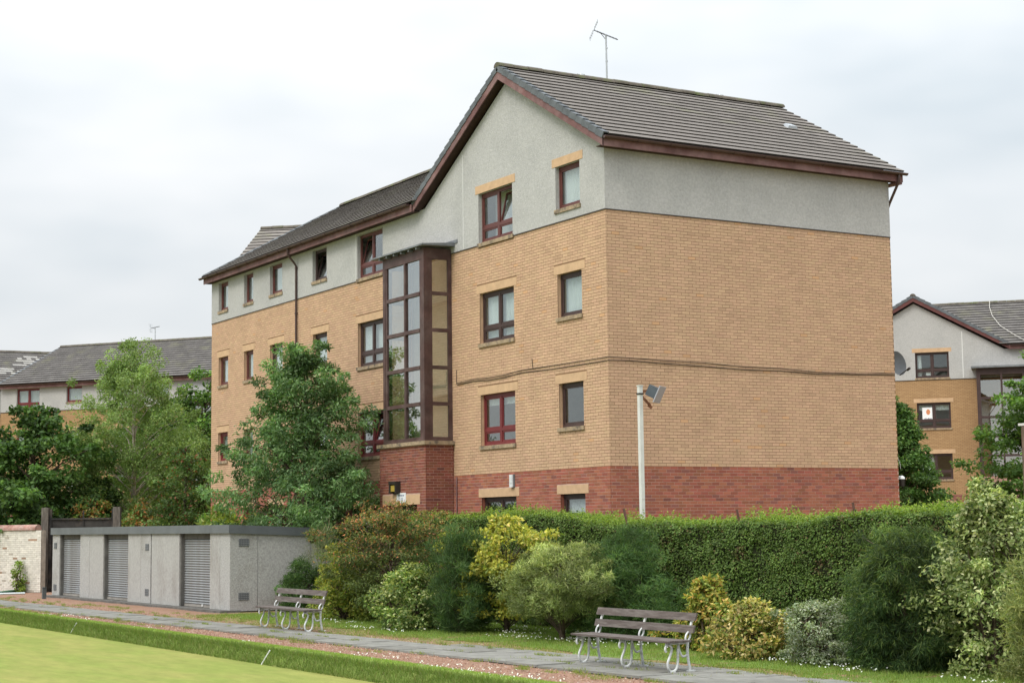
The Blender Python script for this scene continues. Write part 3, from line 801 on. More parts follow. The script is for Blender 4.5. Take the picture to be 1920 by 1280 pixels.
# fittings on the building (things that hang on it)
def fit(name, label, cat, loc, group=None): return thing(name, label, cat, loc, group)
t = fit('satellite_dish', 'dark grey satellite dish on the far right edge of the brick flats', 'satellite dish', (9.10, 0.32, 6.35))
def dish(root, c, nrm, r, m_):
    c = Vector(c); n = Vector(nrm).normalized(); a = n.cross(Vector((0, 0, 1))).normalized(); b = a.cross(n)
    mb = MB(); vs = [c - n * .02]; 
    rings = [(.35, -.012), (.7, .02), (1.0, .065)]
    for rr, h in rings:
        for k in range(20): vs.append(c + (a * math.cos(k * math.pi / 10) * .93 + b * math.sin(k * math.pi / 10)) * (r * rr) + n * h)
    fs = [(0, 1 + k, 1 + (k + 1) % 20) for k in range(20)]
    for j in range(2): fs += [(1 + j * 20 + k, 21 + j * 20 + k, 21 + j * 20 + (k + 1) % 20, 1 + j * 20 + (k + 1) % 20) for k in range(20)]
    mb.add(vs, fs, smooth=True); mb.build('reflector', m_, root)
    f = c + n * (r * 1.15) - b * (r * .75)
    mb = MB(); mb.tube([c - b * r * .98 + n * .05, f], .013, 6); mb.tube([f - n * .05 - b * .02, f + n * .05 + b * .01], .035, 8); mb.build('receiver_arm', M_cable, root)
    return f
f_ = dish(t, (9.42, .30, 6.36), (.06, -.97, .2), .335, mat('dish_grey', (0.10, 0.105, 0.11), 0.55, 0.4, var=.15))
mb = MB(); mb.tube([(9.11, .36, 6.28), (9.25, .36, 6.28), (9.36, .36, 6.34)], .02, 6); mb.build('wall_bracket', M_cable, t)
t = fit('security_lamp', 'small white dome lamp on the right edge of the red brick base', 'lamp', (9.10, .1, 3.3))
mb = MB(); mb.tube([(9.09, .12, 3.36), (9.25, .10, 3.38)], .014, 5); mb.build('arm', M_white, t)
mb = MB(); mb.tube([(9.27, .09, 3.40), (9.27, .09, 3.36), (9.27, .09, 3.31)], [.03, .08, .085], 10); mb.build('dome', M_white, t)
mb = MB(); mb.tube([(9.27, .09, 3.31), (9.28, .09, 3.12)], [.075, .06], 10); mb.build('body', M_cable, t)
mb = MB(); mb.tube([(9.12, .1, 3.95), (9.18, .1, 3.86), (9.24, .1, 3.72), (9.25, .1, 3.58)], .008, 4); mb.build('wire', M_white, t)
t = fit('alarm_box', 'small white alarm box above the middle ground floor lintel', 'alarm box', (-.02, 4.42, 3.36))
mb = MB(); mb.fbox(FRONT, 4.34, 4.50, .002, .07, 3.20, 3.52); mb.fbox(FRONT, 4.365, 4.475, .071, .078, 3.30, 3.49); mb.build('case', mat('box_white', (.62, .63, .63), .4, .4, var=.06), t)
mb = MB(); mb.fbox(FRONT, 4.325, 4.339, .002, .05, 3.20, 3.53); mb.build('back_plate', M_lead, t)
t = fit('wall_lantern', 'black wall lantern with amber lens over the bay entrance', 'lamp', (BX - .02, 9.25, 3.35))
mb = MB(); mb.fbox(FB, 9.02, 9.45, .001, .16, 3.40, 3.48); mb.fbox(FB, 9.02, 9.10, .001, .15, 3.15, 3.40); mb.fbox(FB, 9.37, 9.45, .001, .15, 3.15, 3.40); mb.fbox(FB, 9.10, 9.37, .001, .06, 3.13, 3.40); mb.build('hood', M_cable, t)
mb = MB(); mb.fbox(FB, 9.105, 9.365, .061, .13, 3.20, 3.37); mb.build('lens', mat('amber_lens', (.42, .30, .06), .35, .5), t)
t = fit('number_sign', 'white number plate fixed on the stone lintel over the bay entrance', 'sign', (BX - .01, 8.95, 3.0))
mb = MB(); mb.fbox(FB, 8.68, 9.22, .009, .02, 2.88, 3.16); mb.build('plate', mat('sign_white', (.75, .76, .78), .4, .4), t)
mb = MB()
for k, (a, b) in enumerate(((8.78, 8.86), (8.88, 8.95), (8.97, 9.06), (9.07, 9.12))): mb.fbox(FB, a, b, .0205, .022, 3.07, 3.105)
mb.fbox(FB, 9.01, 9.03, .0205, .022, 2.91, 3.02)                      # 1
for a, b, c, d in ((8.86, 8.94, 3.005, 3.02), (8.86, 8.94, 2.957, 2.972), (8.86, 8.94, 2.91, 2.925), (8.86, 8.875, 2.925, 3.005), (8.925, 8.94, 2.925, 3.005)): mb.fbox(FB, a, b, .0205, .022, c, d)   # 8
mb.build('lettering', mat('sign_ink', (.12, .15, .22), .5), t)
def aerial(name, label, base, h, head, el=True):
    t = thing(name, label, 'aerial', base)
    x, y, z = base
    mb = MB(); mb.tube([(x, y, z - .1), (x - .01, y, z + h)], .027, 6)
    for k in (.45, .72): mb.tube([(x, y, z + h * k - .02), (x, y, z + h * k + .02)], .036, 6)
    mb.build('mast', M_metal, t)
    d = Vector(head); tp = Vector((x - .01, y, z + h))
    a = tp - d * .36; b = tp + d * .36
    s_ = d.cross(Vector((0, 0, 1))).normalized()
    mb = MB(); mb.tube([a, b], .016, 5)
    for k in range(14):
        p = a + (b - a) * (.16 + .84 * k / 14); mb.tube([p - s_ * .08, p + s_ * .08], .006, 4)
        mb.tube([p - Vector((0, 0, .03)), p + Vector((0, 0, .03))], .006, 4)
    mb.tube([a + d * .2, tp - Vector((0, 0, .14))], .012, 4)
    mb.build('boom', M_lead, t)
    mb = MB(); v = Vector((0, 0, 1)); e_ = (v - d * v.dot(d)).normalized()
    mb.tube([a - e_ * .28, a + e_ * .28], .010, 4)
    for k in range(-4, 5):
        if k: mb.tube([a + e_ * (k * .066) - s_ * .20, a + e_ * (k * .066) + s_ * .20], .005, 4)
    mb.build('reflector', M_metal, t)
    return t
aerial('roof_aerial', 'tall television aerial on a thin mast above the main roof ridge', (3.22, APY, zr), 1.33, Vector((.74, -.52, -.40)).normalized())

# ================================================================== GROUND
PX = lambda y: -8.63 - 0.028 * y            # near edge of the slab path
PW = 1.20
M_gravel = mat('red_gravel', (0.265, 0.16, 0.113), 0.95, 0.15, var=0.45, vscale=38, bump=0.9, bscale=55, col2=(0.24, 0.15, 0.085), c2scale=1.1, c2lo=0.5, c2hi=0.75)
M_soil = mat('dry_soil_and_gravel', (0.25, 0.16, 0.095), 0.95, 0.1, var=0.4, vscale=24, bump=0.8, bscale=40, col2=(0.17, 0.17, 0.06), c2scale=1.6, c2lo=0.42, c2hi=0.6)
M_lawn = mat('garden_lawn', (0.12, 0.18, 0.040), 0.95, 0.1, var=0.4, vscale=12, bump=0.7, bscale=40, col2=(0.13, 0.13, 0.05), c2scale=1.2, c2lo=0.5, c2hi=0.7)
M_green = mat('bowling_green_turf', (0.188, 0.220, 0.052), 0.95, 0.1, var=0.13, vscale=3.5, bump=0.3, bscale=120, col2=(0.235, 0.234, 0.068), c2scale=0.6, c2lo=0.40, c2hi=0.64, stretch=(1.8, 0.5, 1))
M_bank = mat('rough_bank_grass', (0.17, 0.23, 0.055), 0.95, 0.1, var=0.3, vscale=9, bump=0.7, bscale=40, col2=(0.15, 0.19, 0.05), c2scale=1.3)
M_slab = mat('grey_paving_slab', (0.165, 0.160, 0.143), 0.9, 0.2, var=0.22, vscale=3.5, bump=0.25, bscale=50, col2=(0.17, 0.16, 0.13), c2scale=2.2, c2lo=0.5, c2hi=0.7)
M_conc = mat('pebble_dashed_concrete', (0.39, 0.385, 0.37), 0.95, 0.15, var=0.26, vscale=24, bump=0.9, bscale=55, col2=(0.30, 0.29, 0.265), c2scale=1.1, c2lo=0.5, c2hi=0.7)
M_apron = mat('dark_concrete', (0.13, 0.125, 0.115), 0.95, 0.15, var=0.3, vscale=4, bump=0.3)

def sheet(name, pts, m, nx=1, ny=1, kind='structure'):
    me = bpy.data.meshes.new(name); me.from_pydata(pts, [], [tuple(range(len(pts)))]); me.materials.append(m)
    return setp(link_mesh(name, me), kind=kind)
# far and near ground, lower under the green
sheet('ground', [(-8.2, -120, -.03), (700, -120, -.03), (700, 700, -.03), (-300, 700, -.03), (-300, 62, -.03), (-9.0, 62, -.03)], M_soil)
sheet('bowling_green', [(-70, -70, -.15), (-10.66, -70, -.15), (-10.66, 64, -.15), (-70, 64, -.15)], M_green)
# strips run along the path
def strip(name, e0, e1, y0, y1, z, m, n=60, bump=0.0, amp0=0.0, amp1=0.0, nx=4):
    mb = MB(); r_ = random.Random(hash(name) % 1000 if False else len(name) * 7)
    rows = []
    for i in range(n + 1):
        y = y0 + (y1 - y0) * i / n
        a = e0(y) + r_.uniform(-amp0, amp0); b = e1(y) + r_.uniform(-amp1, amp1)
        rows.append([(a + (b - a) * k / nx, y, z + (r_.uniform(-bump, bump) if 0 < k < nx else 0)) for k in range(nx + 1)])
    for p, q in zip(rows[:-1], rows[1:]):
        for k in range(nx): mb.add([p[k], p[k + 1], q[k + 1], q[k]], [(0, 1, 2, 3)], smooth=True)
    return mb.build(name, m, kind='structure')
strip('gravel_strip', lambda y: -9.62, lambda y: PX(y) + .1, -60, 62, -.004, M_gravel, 160, .012)
strip('soil_strip', lambda y: PX(y) + PW - .1, lambda y: -4.0, -60, 9.8, -.004, M_soil, 120, .015)
strip('soil_strip', lambda y: PX(y) + PW - .1, lambda y: 3.0, 9.8, 62, -.004, M_gravel, 60, .012)
strip('lawn', lambda y: -6.1 + .25 * math.sin(y * .9) + .15 * math.sin(y * 2.3), lambda y: -1.0, -60, 9.6, .004, M_lawn, 260, .015, .10, .0)
# rough bank between gravel and green
mb = MB(); rows = []; rb = random.Random(5)
prof = [(-10.68, -.155), (-10.63, -.03), (-10.56, .055), (-10.42, .085), (-10.2, .085), (-9.95, .06), (-9.7, .03), (-9.5, -.008)]
ny = 420
ph = [rb.uniform(0, 6) for _ in range(8)]
for i in range(ny + 1):
    y = -45 + 107 * i / ny; row = []
    for k, (x, z) in enumerate(prof):
        am = 0 if k == 0 else 1
        row.append((x + am * (.03 * math.sin(y * 1.7 + ph[k]) + rb.uniform(-.02, .02)) + (.08 * math.sin(y * .8 + 1) + rb.uniform(-.04, .04) if k == 7 else 0), y, z + am * (rb.uniform(-.014, .014) if 0 < k < 7 else 0)))
    rows.append(row)
for p, q in zip(rows[:-1], rows[1:]):
    for k in range(len(prof) - 1): mb.add([p[k], p[k + 1], q[k + 1], q[k]], [(0, 1, 2, 3)], smooth=True)
mb.build('grass_bank', M_bank, kind='structure')

# slab path: every slab a part
path = MB(); path.quad((PX(-40), -40, .0), (PX(-40) + PW + .35, -40, .0), (PX(60) + PW, 60, .0), (PX(60), 60, .0))
path = path.build('path', mat('path_bedding', (0.075, 0.07, 0.05), 0.95, 0.1, var=.4, vscale=8), kind='structure')
pm = []
for k in range(5):
    mb = MB(); L_, W_ = rnd.choice((.888, .89)), .602; c = .016
    mb.hexa([(0, 0, 0), (W_, 0, 0), (W_, L_, 0), (0, L_, 0), (c * .5, c * .5, .035), (W_ - c * .5, c * .5, .035), (W_ - c * .5, L_ - c * .5, .035), (c * .5, L_ - c * .5, .035)])
    k_ = rnd.uniform(.85, 1.12)
    me = bpy.data.meshes.new('paving_slab'); me.from_pydata(mb.v, [], mb.f); me.materials.append(M_slab if k % 2 else mat('grey_paving_slab_worn', (0.192, 0.186, 0.168), 0.9, 0.2, var=0.25, vscale=3, bump=0.25, bscale=50, col2=(0.19, 0.19, 0.16), c2scale=1.7, c2lo=.48, c2hi=.68)); pm.append(me)
for row in range(3):
    y = -21.0 + row * .41
    while y < (31 if row < 2 else -5):
        if row < 2 or y > -16:
            o = link_mesh('paving_slab', rnd.choice(pm), path, (PX(y) + .01 + row * .615 + rnd.uniform(-.008, .008), y, .004 + rnd.uniform(-.006, .008) - (.012 if row == 2 else 0)))
            o.rotation_euler = (rnd.uniform(-.006, .006), rnd.uniform(-.008, .008), .028 + rnd.uniform(-.008, .008))
        y += .905

# ================================================================== GARAGES
gar = thing('garage_block', 'low grey pebble dashed garage block with three roller shutter doors', 'garages', (-5.30, 10.43, 0))
gU = Vector((-.0185, 1, 0)).normalized(); gN = Vector((-1, -.0185, 0)).normalized()
GF = Fr((-5.30, 10.43, 0), gU, gN)               # front, u = distance from the near corner
GS = Fr((-5.30, 10.43, 0), -gN, -gU)             # near side, u = distance from the front
GL, GD, GH = 15.75, 3.02, 2.12
slope = lambda d: -.045 * d
M_rust = mat('stained_concrete', (0.375, 0.368, 0.35), 0.95, 0.15, var=0.2, vscale=26, bump=0.7, bscale=40, col2=(0.28, 0.265, 0.245), c2scale=1.2, c2lo=0.5, c2hi=0.78, stretch=(1, 1, .45))
doors = [(1.42, 3.72), (8.05, 10.38), (12.72, 14.95)]
for a, b in ((0, .70), (.705, 1.42), (3.72, 5.98), (6.06, 6.9), (6.905, 8.05), (10.38, 11.75), (11.755, 12.72), (14.95, GL)):
    mb = MB(); mb.fbox(GF, a + (.02 if a == 0 else .004), b - .004, -.10, rnd.uniform(-.004, .004), .06, GH); mb.build('concrete_panel', M_rust if rnd.random() < .6 else M_conc, gar)
for a, b in ((0.005, .80), (.812, 2.36), (2.372, GD)):
    mb = MB(); P = GS.pt
    n1 = rnd.uniform(-.003, .003)
    mb.hexa([P(a, -.1, .03), P(b, -.1, .03), P(b, n1, .03), P(a, n1, .03), P(a, -.1, GH + slope(a)), P(b, -.1, GH + slope(b)), P(b, n1, GH + slope(b)), P(a, n1, GH + slope(a))])
    mb.build('concrete_panel', M_conc, gar)
mb = MB(); mb.fbox(GF, .01, GL, -GD, -GD + .1, 0, 1.98); mb.fbox(GF, GL - .1, GL - .001, -GD + .1, -.11, 0, 2.0); mb.build('rear_wall', M_conc, gar)
mb = MB(); mb.fbox(GF, -.03, GL + .05, -.3, .28, -.02, .055); mb.build('apron', M_apron, gar)
# roof and fascia
mb = MB(); P = GF.pt
mb.hexa([P(-.03, .04, GH + .02), P(GL + .03, .04, GH + .02), P(GL + .03, -GD - .05, GH + .02 + slope(GD)), P(-.03, -GD - .05, GH + .02 + slope(GD)), P(-.03, .04, GH + .19), P(GL + .03, .04, GH + .19), P(GL + .03, -GD - .05, GH + .19 + slope(GD)), P(-.03, -GD - .05, GH + .19 + slope(GD))])
mb.build('roof', M_apron, gar)
M_fl = mat('slate_grey_metal_fascia', (0.115, 0.125, 0.13), 0.55, 0.4, var=0.16, vscale=2)
M_fs = mat('dark_grey_metal_fascia', (0.10, 0.112, 0.118), 0.5, 0.4, var=0.15, vscale=2)
for a, b in ((-.045, 3.2), (3.203, 6.0), (6.01, 9.3), (9.303, 12.3), (12.303, GL + .045)):
    mb = MB(); mb.fbox(GF, a, b, .042, .062, GH - .005, GH + .225); mb.fbox(GF, a, b, -.06, .0415, GH + .205, GH + .223); mb.build('fascia', M_fl, gar)
mb = MB(); P = GS.pt
mb.hexa([P(-.062, .045, GH - .005), P(GD + .06, .045, GH - .005 + slope(GD)), P(GD + .06, .065, GH - .005 + slope(GD)), P(-.062, .065, GH - .005), P(-.062, .045, GH + .225), P(GD + .06, .045, GH + .225 + slope(GD)), P(GD + .06, .065, GH + .225 + slope(GD)), P(-.062, .065, GH + .225)])
mb.build('fascia', M_fs, gar)
# roller shutters: a frame and its slats
M_slat = mat('galvanised_slat', (0.31, 0.325, 0.335), 0.45, 0.45, var=0.12, vscale=2, metal=0.25, col2=(0.25, 0.25, 0.245), c2scale=1.5)
for di, (a, b) in enumerate(doors):
    mb = MB(); mb.fbox(GF, a - .0, a + .055, -.20, -.03, .056, GH); mb.fbox(GF, b - .07, b, -.20, -.03, .056, GH); mb.fbox(GF, a + .056, b - .071, -.2, -.12, GH - .16, GH)
    mb.fbox(GF, a + .01, b - .01, -.4, -.3, .06, GH)
    sh = mb.build('roller_shutter', M_apron, gar)
    z = .065; ns = 27; hgt = (GH - .17 - z) / ns
    mb = MB(); prof_ = [(-.168, 0), (-.142, hgt * .12), (-.130, hgt * .45), (-.140, hgt * .8), (-.165, hgt * .93), (-.165, hgt * .999)]
    o0 = GF.pt(0, 0, 0)
    for (n0, z0), (n1, z1) in zip(prof_[:-1], prof_[1:]):
        mb.add([GF.pt(a + .057, n0, z0) - o0, GF.pt(b - .072, n0, z0) - o0, GF.pt(b - .072, n1, z1) - o0, GF.pt(a + .057, n1, z1) - o0], [(0, 1, 2, 3)])
    me = bpy.data.meshes.new('slat'); me.from_pydata(mb.v, [], mb.f); me.materials.append(M_slat)
    for k in range(1, ns): link_mesh('slat', me, sh, (0, 0, z + k * hgt))
    mb = MB(); mb.fbox(GF, a + .057, b - .072, -.17, -.125, z, z + hgt * .98); mb.build('bottom_rail', mat('dirty_rail', (.26, .24, .215), .6, .3, var=.3), sh)
mb = MB(); mb.fbox(GF, 2.2, 2.26, -.124, -.10, .09, .15); mb.build('lock', M_white, gar)
M_vent = mat('plastic_vent', (0.10, 0.105, 0.11), .6, .3)
def vent(fr, u, z, w_, h_):
    mb = MB(); mb.fbox(fr, u - w_ / 2, u + w_ / 2, .001, .012, z - h_ / 2, z + h_ / 2)
    for i in range(6):
        for j in range(4): mb.fbox(fr, u - w_ / 2 + (i + .2) * w_ / 6, u - w_ / 2 + (i + .8) * w_ / 6, .0122, .018, z - h_ / 2 + (j + .2) * h_ / 4, z - h_ / 2 + (j + .75) * h_ / 4, 1)
    mb.build('vent', [M_vent, mat('vent_slat', (.2, .21, .22), .5, .3)], gar)
for u, z in ((.40, 1.86), (.40, .42)): vent(GS, u, z, .30, .20)
for u, z in ((6.36, 1.72), (6.36, .38), (15.4, 1.74), (15.4, .32)): vent(GF, u, z, .30, .20)

# ================================================================== BENCHES
M_iron = mat('white_painted_cast_iron', (0.58, 0.59, 0.58), 0.5, 0.4, var=0.2, vscale=14, col2=(0.36, 0.37, 0.37), c2scale=9, c2lo=0.52, c2hi=0.66, bump=.2, bscale=50)
M_plank = mat('weathered_brown_plank', (0.095, 0.074, 0.066), 0.75, 0.3, var=0.25, vscale=6, stretch=(6, .6, 6), bump=.2, bscale=40, col2=(0.13, 0.11, 0.10), c2scale=3)
def spline(pts, n=6):
    P_ = [np.array(p, float) for p in pts]; P_ = [2 * P_[0] - P_[1]] + P_ + [2 * P_[-1] - P_[-2]]; out_ = []
    for i in range(1, len(P_) - 2):
        for k in range(n):
            t = k / n; a, b, c, d = P_[i - 1], P_[i], P_[i + 1], P_[i + 2]
            out_.append(.5 * ((2 * b) + (-a + c) * t + (2 * a - 5 * b + 4 * c - d) * t * t + (-a + 3 * b - 3 * c + d) * t ** 3))
    out_.append(P_[-2]); return out_
def bench(label, x, y, ang, lab_group):
    t = thing('park_bench', label, 'bench', (x, y, .03), lab_group)
    t.rotation_euler = (0, 0, ang)
    # local: +x towards the back, y along the seat; built at the origin then parented
    def B(mb, name, m): 
        me_o = mb.build(name, m); me_o.parent = t; return me_o
    for ly in (-1.2, 0.0, 1.2):
        mb = MB()
        def tb(pts, r): mb.tube([(p[0], ly, p[1]) for p in spline(pts)], r, 6)
        # rear leg, curl above the seat and back support
        tb([(.37, .0), (.355, .10), (.335, .22), (.33, .34), (.34, .44)], .024)
        tb([(.33, .44), (.30, .475), (.315, .535), (.355, .575), (.385, .56), (.38, .50), (.345, .45)], .017)
        tb([(.375, .545), (.395, .60), (.405, .68), (.435, .76), (.45, .845)], .022)
        mb.box(.32, .45, ly - .035, ly + .035, 0, .018)
        # serpentine front leg
        tb([(-.06, .30), (-.075, .34), (-.05, .395), (.0, .40), (.04, .36), (.035, .30), (.0, .22), (-.035, .13), (-.015, .04), (.05, .012), (.12, .05), (.15, .15), (.155, .28), (.165, .40)], .021)
        mb.box(.0, .09, ly - .03, ly + .03, 0, .014)
        # arch to the rear leg
        tb([(.165, .40), (.19, .30), (.24, .225), (.32, .24)], .017)
        mb.tube([(-.07, ly, .418), (.34, ly, .418)], .016, 5)
        B(mb, 'iron_frame', M_iron)
    for k in range(3):
        mb = MB(); x0 = -.11 + k * .145; mb.box(x0, x0 + .135, -1.32, 1.32, .436, .466); B(mb, 'seat_plank', M_plank)
    for x0, x1, z0, z1 in ((.345, .375, .565, .675), (.385, .425, .745, .855)):
        mb = MB(); d = .03
        mb.hexa([(x0, -1.32, z0), (x0 + d, -1.32, z0), (x0 + d, 1.32, z0), (x0, 1.32, z0), (x1, -1.32, z1), (x1 + d, -1.32, z1), (x1 + d, 1.32, z1), (x1, 1.32, z1)])
        B(mb, 'back_plank', M_plank)
    return t
bench('dark plank bench on white iron legs beside the path, left of the yellow shrubs', -7.46, -11.28, .0, 'cast iron benches beside the path')
bench('dark plank bench on white iron legs by the side wall of the garages', -7.47, 1.78, .0, 'cast iron benches beside the path')

# ================================================================== LAMP POST, STAKES, SMALL THINGS
t = thing('floodlight_post', 'square white lamp post with a tilted grey floodlight behind the hedge', 'lamp post', (-1.25, -3.05, 0))
mb = MB(); mb.box(-1.294, -1.206, -3.094, -3.006, 0, 5.18); mb.box(-1.305, -1.195, -3.105, -2.995, 5.18, 5.2); mb.box(-1.291, -1.209, -3.1, -3.0945, 2.75, 3.1); mb.build('post', mat('off_white_post', (.60, .60, .565), .6, .3, var=.1, vscale=3), t)
# head, tilted box facing down and to the right
hc = Vector((-1.25, -3.05, 5.05)) + Vector(cR0) * .30
ax = Vector(cR0); az = Vector((0, 0, 1)); ay = Vector((cR0[1], -cR0[0], 0)) * -1
fwd = (ax * .80 - az * .42 + ay * -.35).normalized(); sid = fwd.cross(az).normalized(); upv = sid.cross(fwd)
def hb(c, l, w_, h_, l2=None, w2=None, h2=None):
    p = []
    for s_, ww, hh in ((-1, w_, h_), (1, w2 or w_, h2 or h_)):
        for i, j in ((-1, -1), (1, -1), (1, 1), (-1, 1)): p.append(c + fwd * (s_ * l / 2) + sid * (i * ww / 2) + upv * (j * hh / 2))
    return p
mb = MB(); mb.hexa(hb(hc, .26, .20, .24, .40, .36)); mb.build('lamp_housing', mat('blue_grey_metal', (.05, .062, .072), .45, .45, var=.2), t)
mb = MB(); mb.hexa(hb(hc + fwd * .142, .02, .42, .38)); mb.build('lamp_glass', mat('dusty_lamp_glass', (.38, .38, .42), .25, .6), t)
mb = MB(); mb.bar(hc - fwd * .10, Vector((-1.25, -3.05, 5.05)), .05, .05); mb.bar(Vector((-1.25, -3.05, 5.0)), hc - upv * .30 + fwd * .05, .035, .05); mb.bar(hc - upv * .31, hc - upv * .33 + fwd * .1, .03, .06); mb.build('bracket', mat('rusty_bracket', (.16, .07, .04), .85, .2, var=.4, vscale=12), t)
mb = MB(); mb.box(-1.31, -1.19, -3.11, -2.99, 5.00, 5.03); mb.build('clamp_band', M_cable, t)

for i, (x, y, z, lab) in enumerate(((-2.35, -4.1, 2.28, 'brown wooden stake leaning out of the hedge top beside the lamp post'), (-2.35, -7.75, 2.35, 'brown wooden stake in the hedge top, middle of three'), (-2.35, -10.95, 2.4, 'brown wooden stake in the hedge top nearest the variegated bush'))):
    mb = MB(); l_ = (.26, .12, .14)[i]
    mb.bar((x + .02, y - .05, 0.02), (x, y, z - .12), .045, .03); mb.bar((x, y, z - .12), (x - .02, y + (.13 if i == 0 else .04), z + l_), .045, .03)
    setp(mb.build('garden_stake', mat('stake_wood', (.11, .06, .045), .9, .15, var=.3), loc=(x, y, 0)), lab, 'stake', 'stakes in the hedge')
for x, y, lab in ((-10.68, 6.65, 'thin white peg leaning at the green edge in front of the left garage doors'), (-10.72, -4.9, 'thin white peg leaning at the green edge nearer the camera')):
    mb = MB(); mb.tube([(x - .05, y, -.15), (x + .06, y - .12, .10)], .013, 6); setp(mb.build('rink_peg', M_white, loc=(x, y, -.15)), lab, 'peg', 'white pegs at the edge of the green')

# ================================================================== WHITE WALL, GATE, ODDMENTS ON THE LEFT
t = thing('garden_wall', 'old white painted brick wall with rounded red coping, flaking at the foot', 'wall', (-6.0, 32.4, 0))
WA, WB = Vector((-7.0, 34.4, 0)), Vector((-4.83, 30.35, 0))
WU = (WB - WA).normalized(); WN = Vector((-WU.y, WU.x, 0)) * -1
if WN.dot(Vector((*CAM, )) - WA) < 0: WN = -WN
WF = Fr(WA, WU, WN); WL = (WB - WA).length
M_wpaint = mat('flaking_white_paint', (0.60, 0.545, 0.47), 0.9, 0.2, var=0.14, vscale=5, bump=0.5, bscale=25, attr=True, col2=(0.34, 0.285, 0.20), c2scale=2.6, c2lo=0.62, c2hi=0.76)
mb = MB(); mb.fbox(WF, -14, WL, -.24, -.008, 0, 2.28); wl_ = mb.build('wall', mat('wall_mortar', (.44, .40, .34), .95, .1, var=.25), t)
V = []; F = []; T = []
for q in lay_bricks(WF, -14, WL, 0.0, 2.27, [], 'w'):
    a, b, z0, z1 = q[:4]; j = rnd.uniform(-.006, .003)
    if rnd.random() < .03 + .10 * max(0, 1 - z0 / 1.4) ** 2: j -= .014
    i = len(V)
    for n in (j, -.03):
        for u, z in ((a, z0 + rnd.uniform(-.002, .002)), (b, z0), (b, z1), (a, z1)): V.append(tuple(WF.pt(u, n, z)))
    F += [(i, i + 1, i + 2, i + 3), (i, i + 4, i + 5, i + 1), (i + 1, i + 5, i + 6, i + 2), (i + 2, i + 6, i + 7, i + 3), (i + 3, i + 7, i + 4, i)]
    k = rnd.uniform(.9, 1.06); c = (.66 * k, .625 * k, .555 * k)
    if rnd.random() < .022 * (1.5 - z0 / 2): c = (.36 * k, .24 * k, .17 * k)
    T += [c] * 5
o = fast_mesh('brickwork', V, F, np.array(T), M_wpaint, wl_); o['kind'] = 'stuff'
M_cope = mat('red_clay_coping', (.33, .175, .145), .85, .25, var=.25, vscale=4, col2=(.42, .30, .26), c2scale=2.5)
u = WL - .28
while u > -13:
    mb = MB(); vs = []
    for uu in (u - .895, u):
        for k in range(9): vs.append(WF.pt(uu, -.12 + .17 * math.cos(math.pi * k / 8), 2.33 + .16 * math.sin(math.pi * k / 8)))
        vs.append(WF.pt(uu, -.29, 2.285)); vs.append(WF.pt(uu, .05, 2.285))
    mb.add(vs, [(k, k + 1, k + 12, k + 11) for k in range(8)] + [(8, 9, 20, 19), (9, 10, 21, 20), (10, 0, 11, 21), tuple(range(10, -1, -1)), tuple(range(11, 22))])
    mb.build('coping_stone', M_cope, t); u -= .9
t = thing('brick_plinth', 'low dark brown brick plinth between the white wall and the garages', 'plinth', (-4.3, 31.3, 0))
PFr = Fr((-4.80, 31.75, 0), (.72, -.70, 0), (-.70, -.72, 0))
for k in range(5):
    for i in range(7):
        mb = MB(); mb.fbox(PFr, i * .225 + (.1 if k % 2 else 0), i * .225 + .215 + (.1 if k % 2 else 0), -.4, rnd.uniform(-.008, .008), k * .075, k * .075 + .066); mb.build('brick', mat('sooty_brick', (.11, .06, .045), .95, .1, var=.4, vscale=8), t)
mb = MB(); mb.fbox(PFr, .01, 1.6, -.39, -.01, 0, .37); mb.build('core', M_mort_b, t)

gt = thing('steel_gate', 'blackened sheet steel gate between two tall posts behind the garages', 'gate', (-3.4, 30.6, 0))
G0, G1 = Vector((-4.42, 31.25, 0)), Vector((-2.12, 29.85, 0))
gu = (G1 - G0).normalized(); gn = Vector((gu.y, -gu.x, 0))
if gn.dot(Vector((*CAM,)) - G0) < 0: gn = -gn
GG = Fr(G0, gu, gn); gl = (G1 - G0).length
M_post = mat('weathered_timber_post', (.12, .105, .09), .9, .15, var=.35, vscale=5, stretch=(4, 4, .7), col2=(.25, .235, .21), c2scale=1.4, c2lo=.5, c2hi=.7)
for u in (0, gl):
    mb = MB(); mb.fbox(GG, u - .13, u + .13, -.13, .13, 0, 3.12); mb.build('gate_post', M_post, gt)
mb = MB(); mb.fbox(GG, .14, .24, -.06, .04, 0, 3.05); mb.fbox(GG, gl - .2, gl - .14, -.06, .04, 0, 3.05); mb.fbox(GG, .241, gl - .201, -.05, .06, 2.66, 2.72); mb.fbox(GG, .241, gl - .201, -.05, .03, 1.86, 1.92); mb.fbox(GG, gl * .52, gl * .52 + .05, -.03, .035, .1, 3.0); mb.build('gate_frame', M_dark, gt)
for a, b, z0, z1, n in ((.242, gl * .52 - .002, 1.93, 2.655, .0), (gl * .52 + .052, gl - .202, 1.93, 2.655, .006), (.242, gl * .52 - .002, .08, .98, .004), (.242, gl * .52 - .002, .99, 1.85, -.004), (gl * .52 + .052, gl - .202, .08, 1.85, .0)):
    mb = MB(); mb.fbox(GG, a, b, n - .02, n, z0, z1); mb.build('steel_sheet', mat('sooty_steel', (.040, .037, .034), .75, .25, var=.5, vscale=2.2, col2=(.12, .095, .08), c2scale=1.7, c2lo=.5, c2hi=.75), gt)
t = thing('bollard', 'short dark metal bollard in the red gravel by the left end of the garages', 'bollard', (-6.4, 24.25, 0))
mb = MB(); mb.box(-6.46, -6.34, 24.19, 24.31, 0, .36); mb.box(-6.47, -6.33, 24.18, 24.32, .36, .385); mb.build('post', mat('bollard_grey', (.085, .095, .095), .6, .3, var=.2), t)
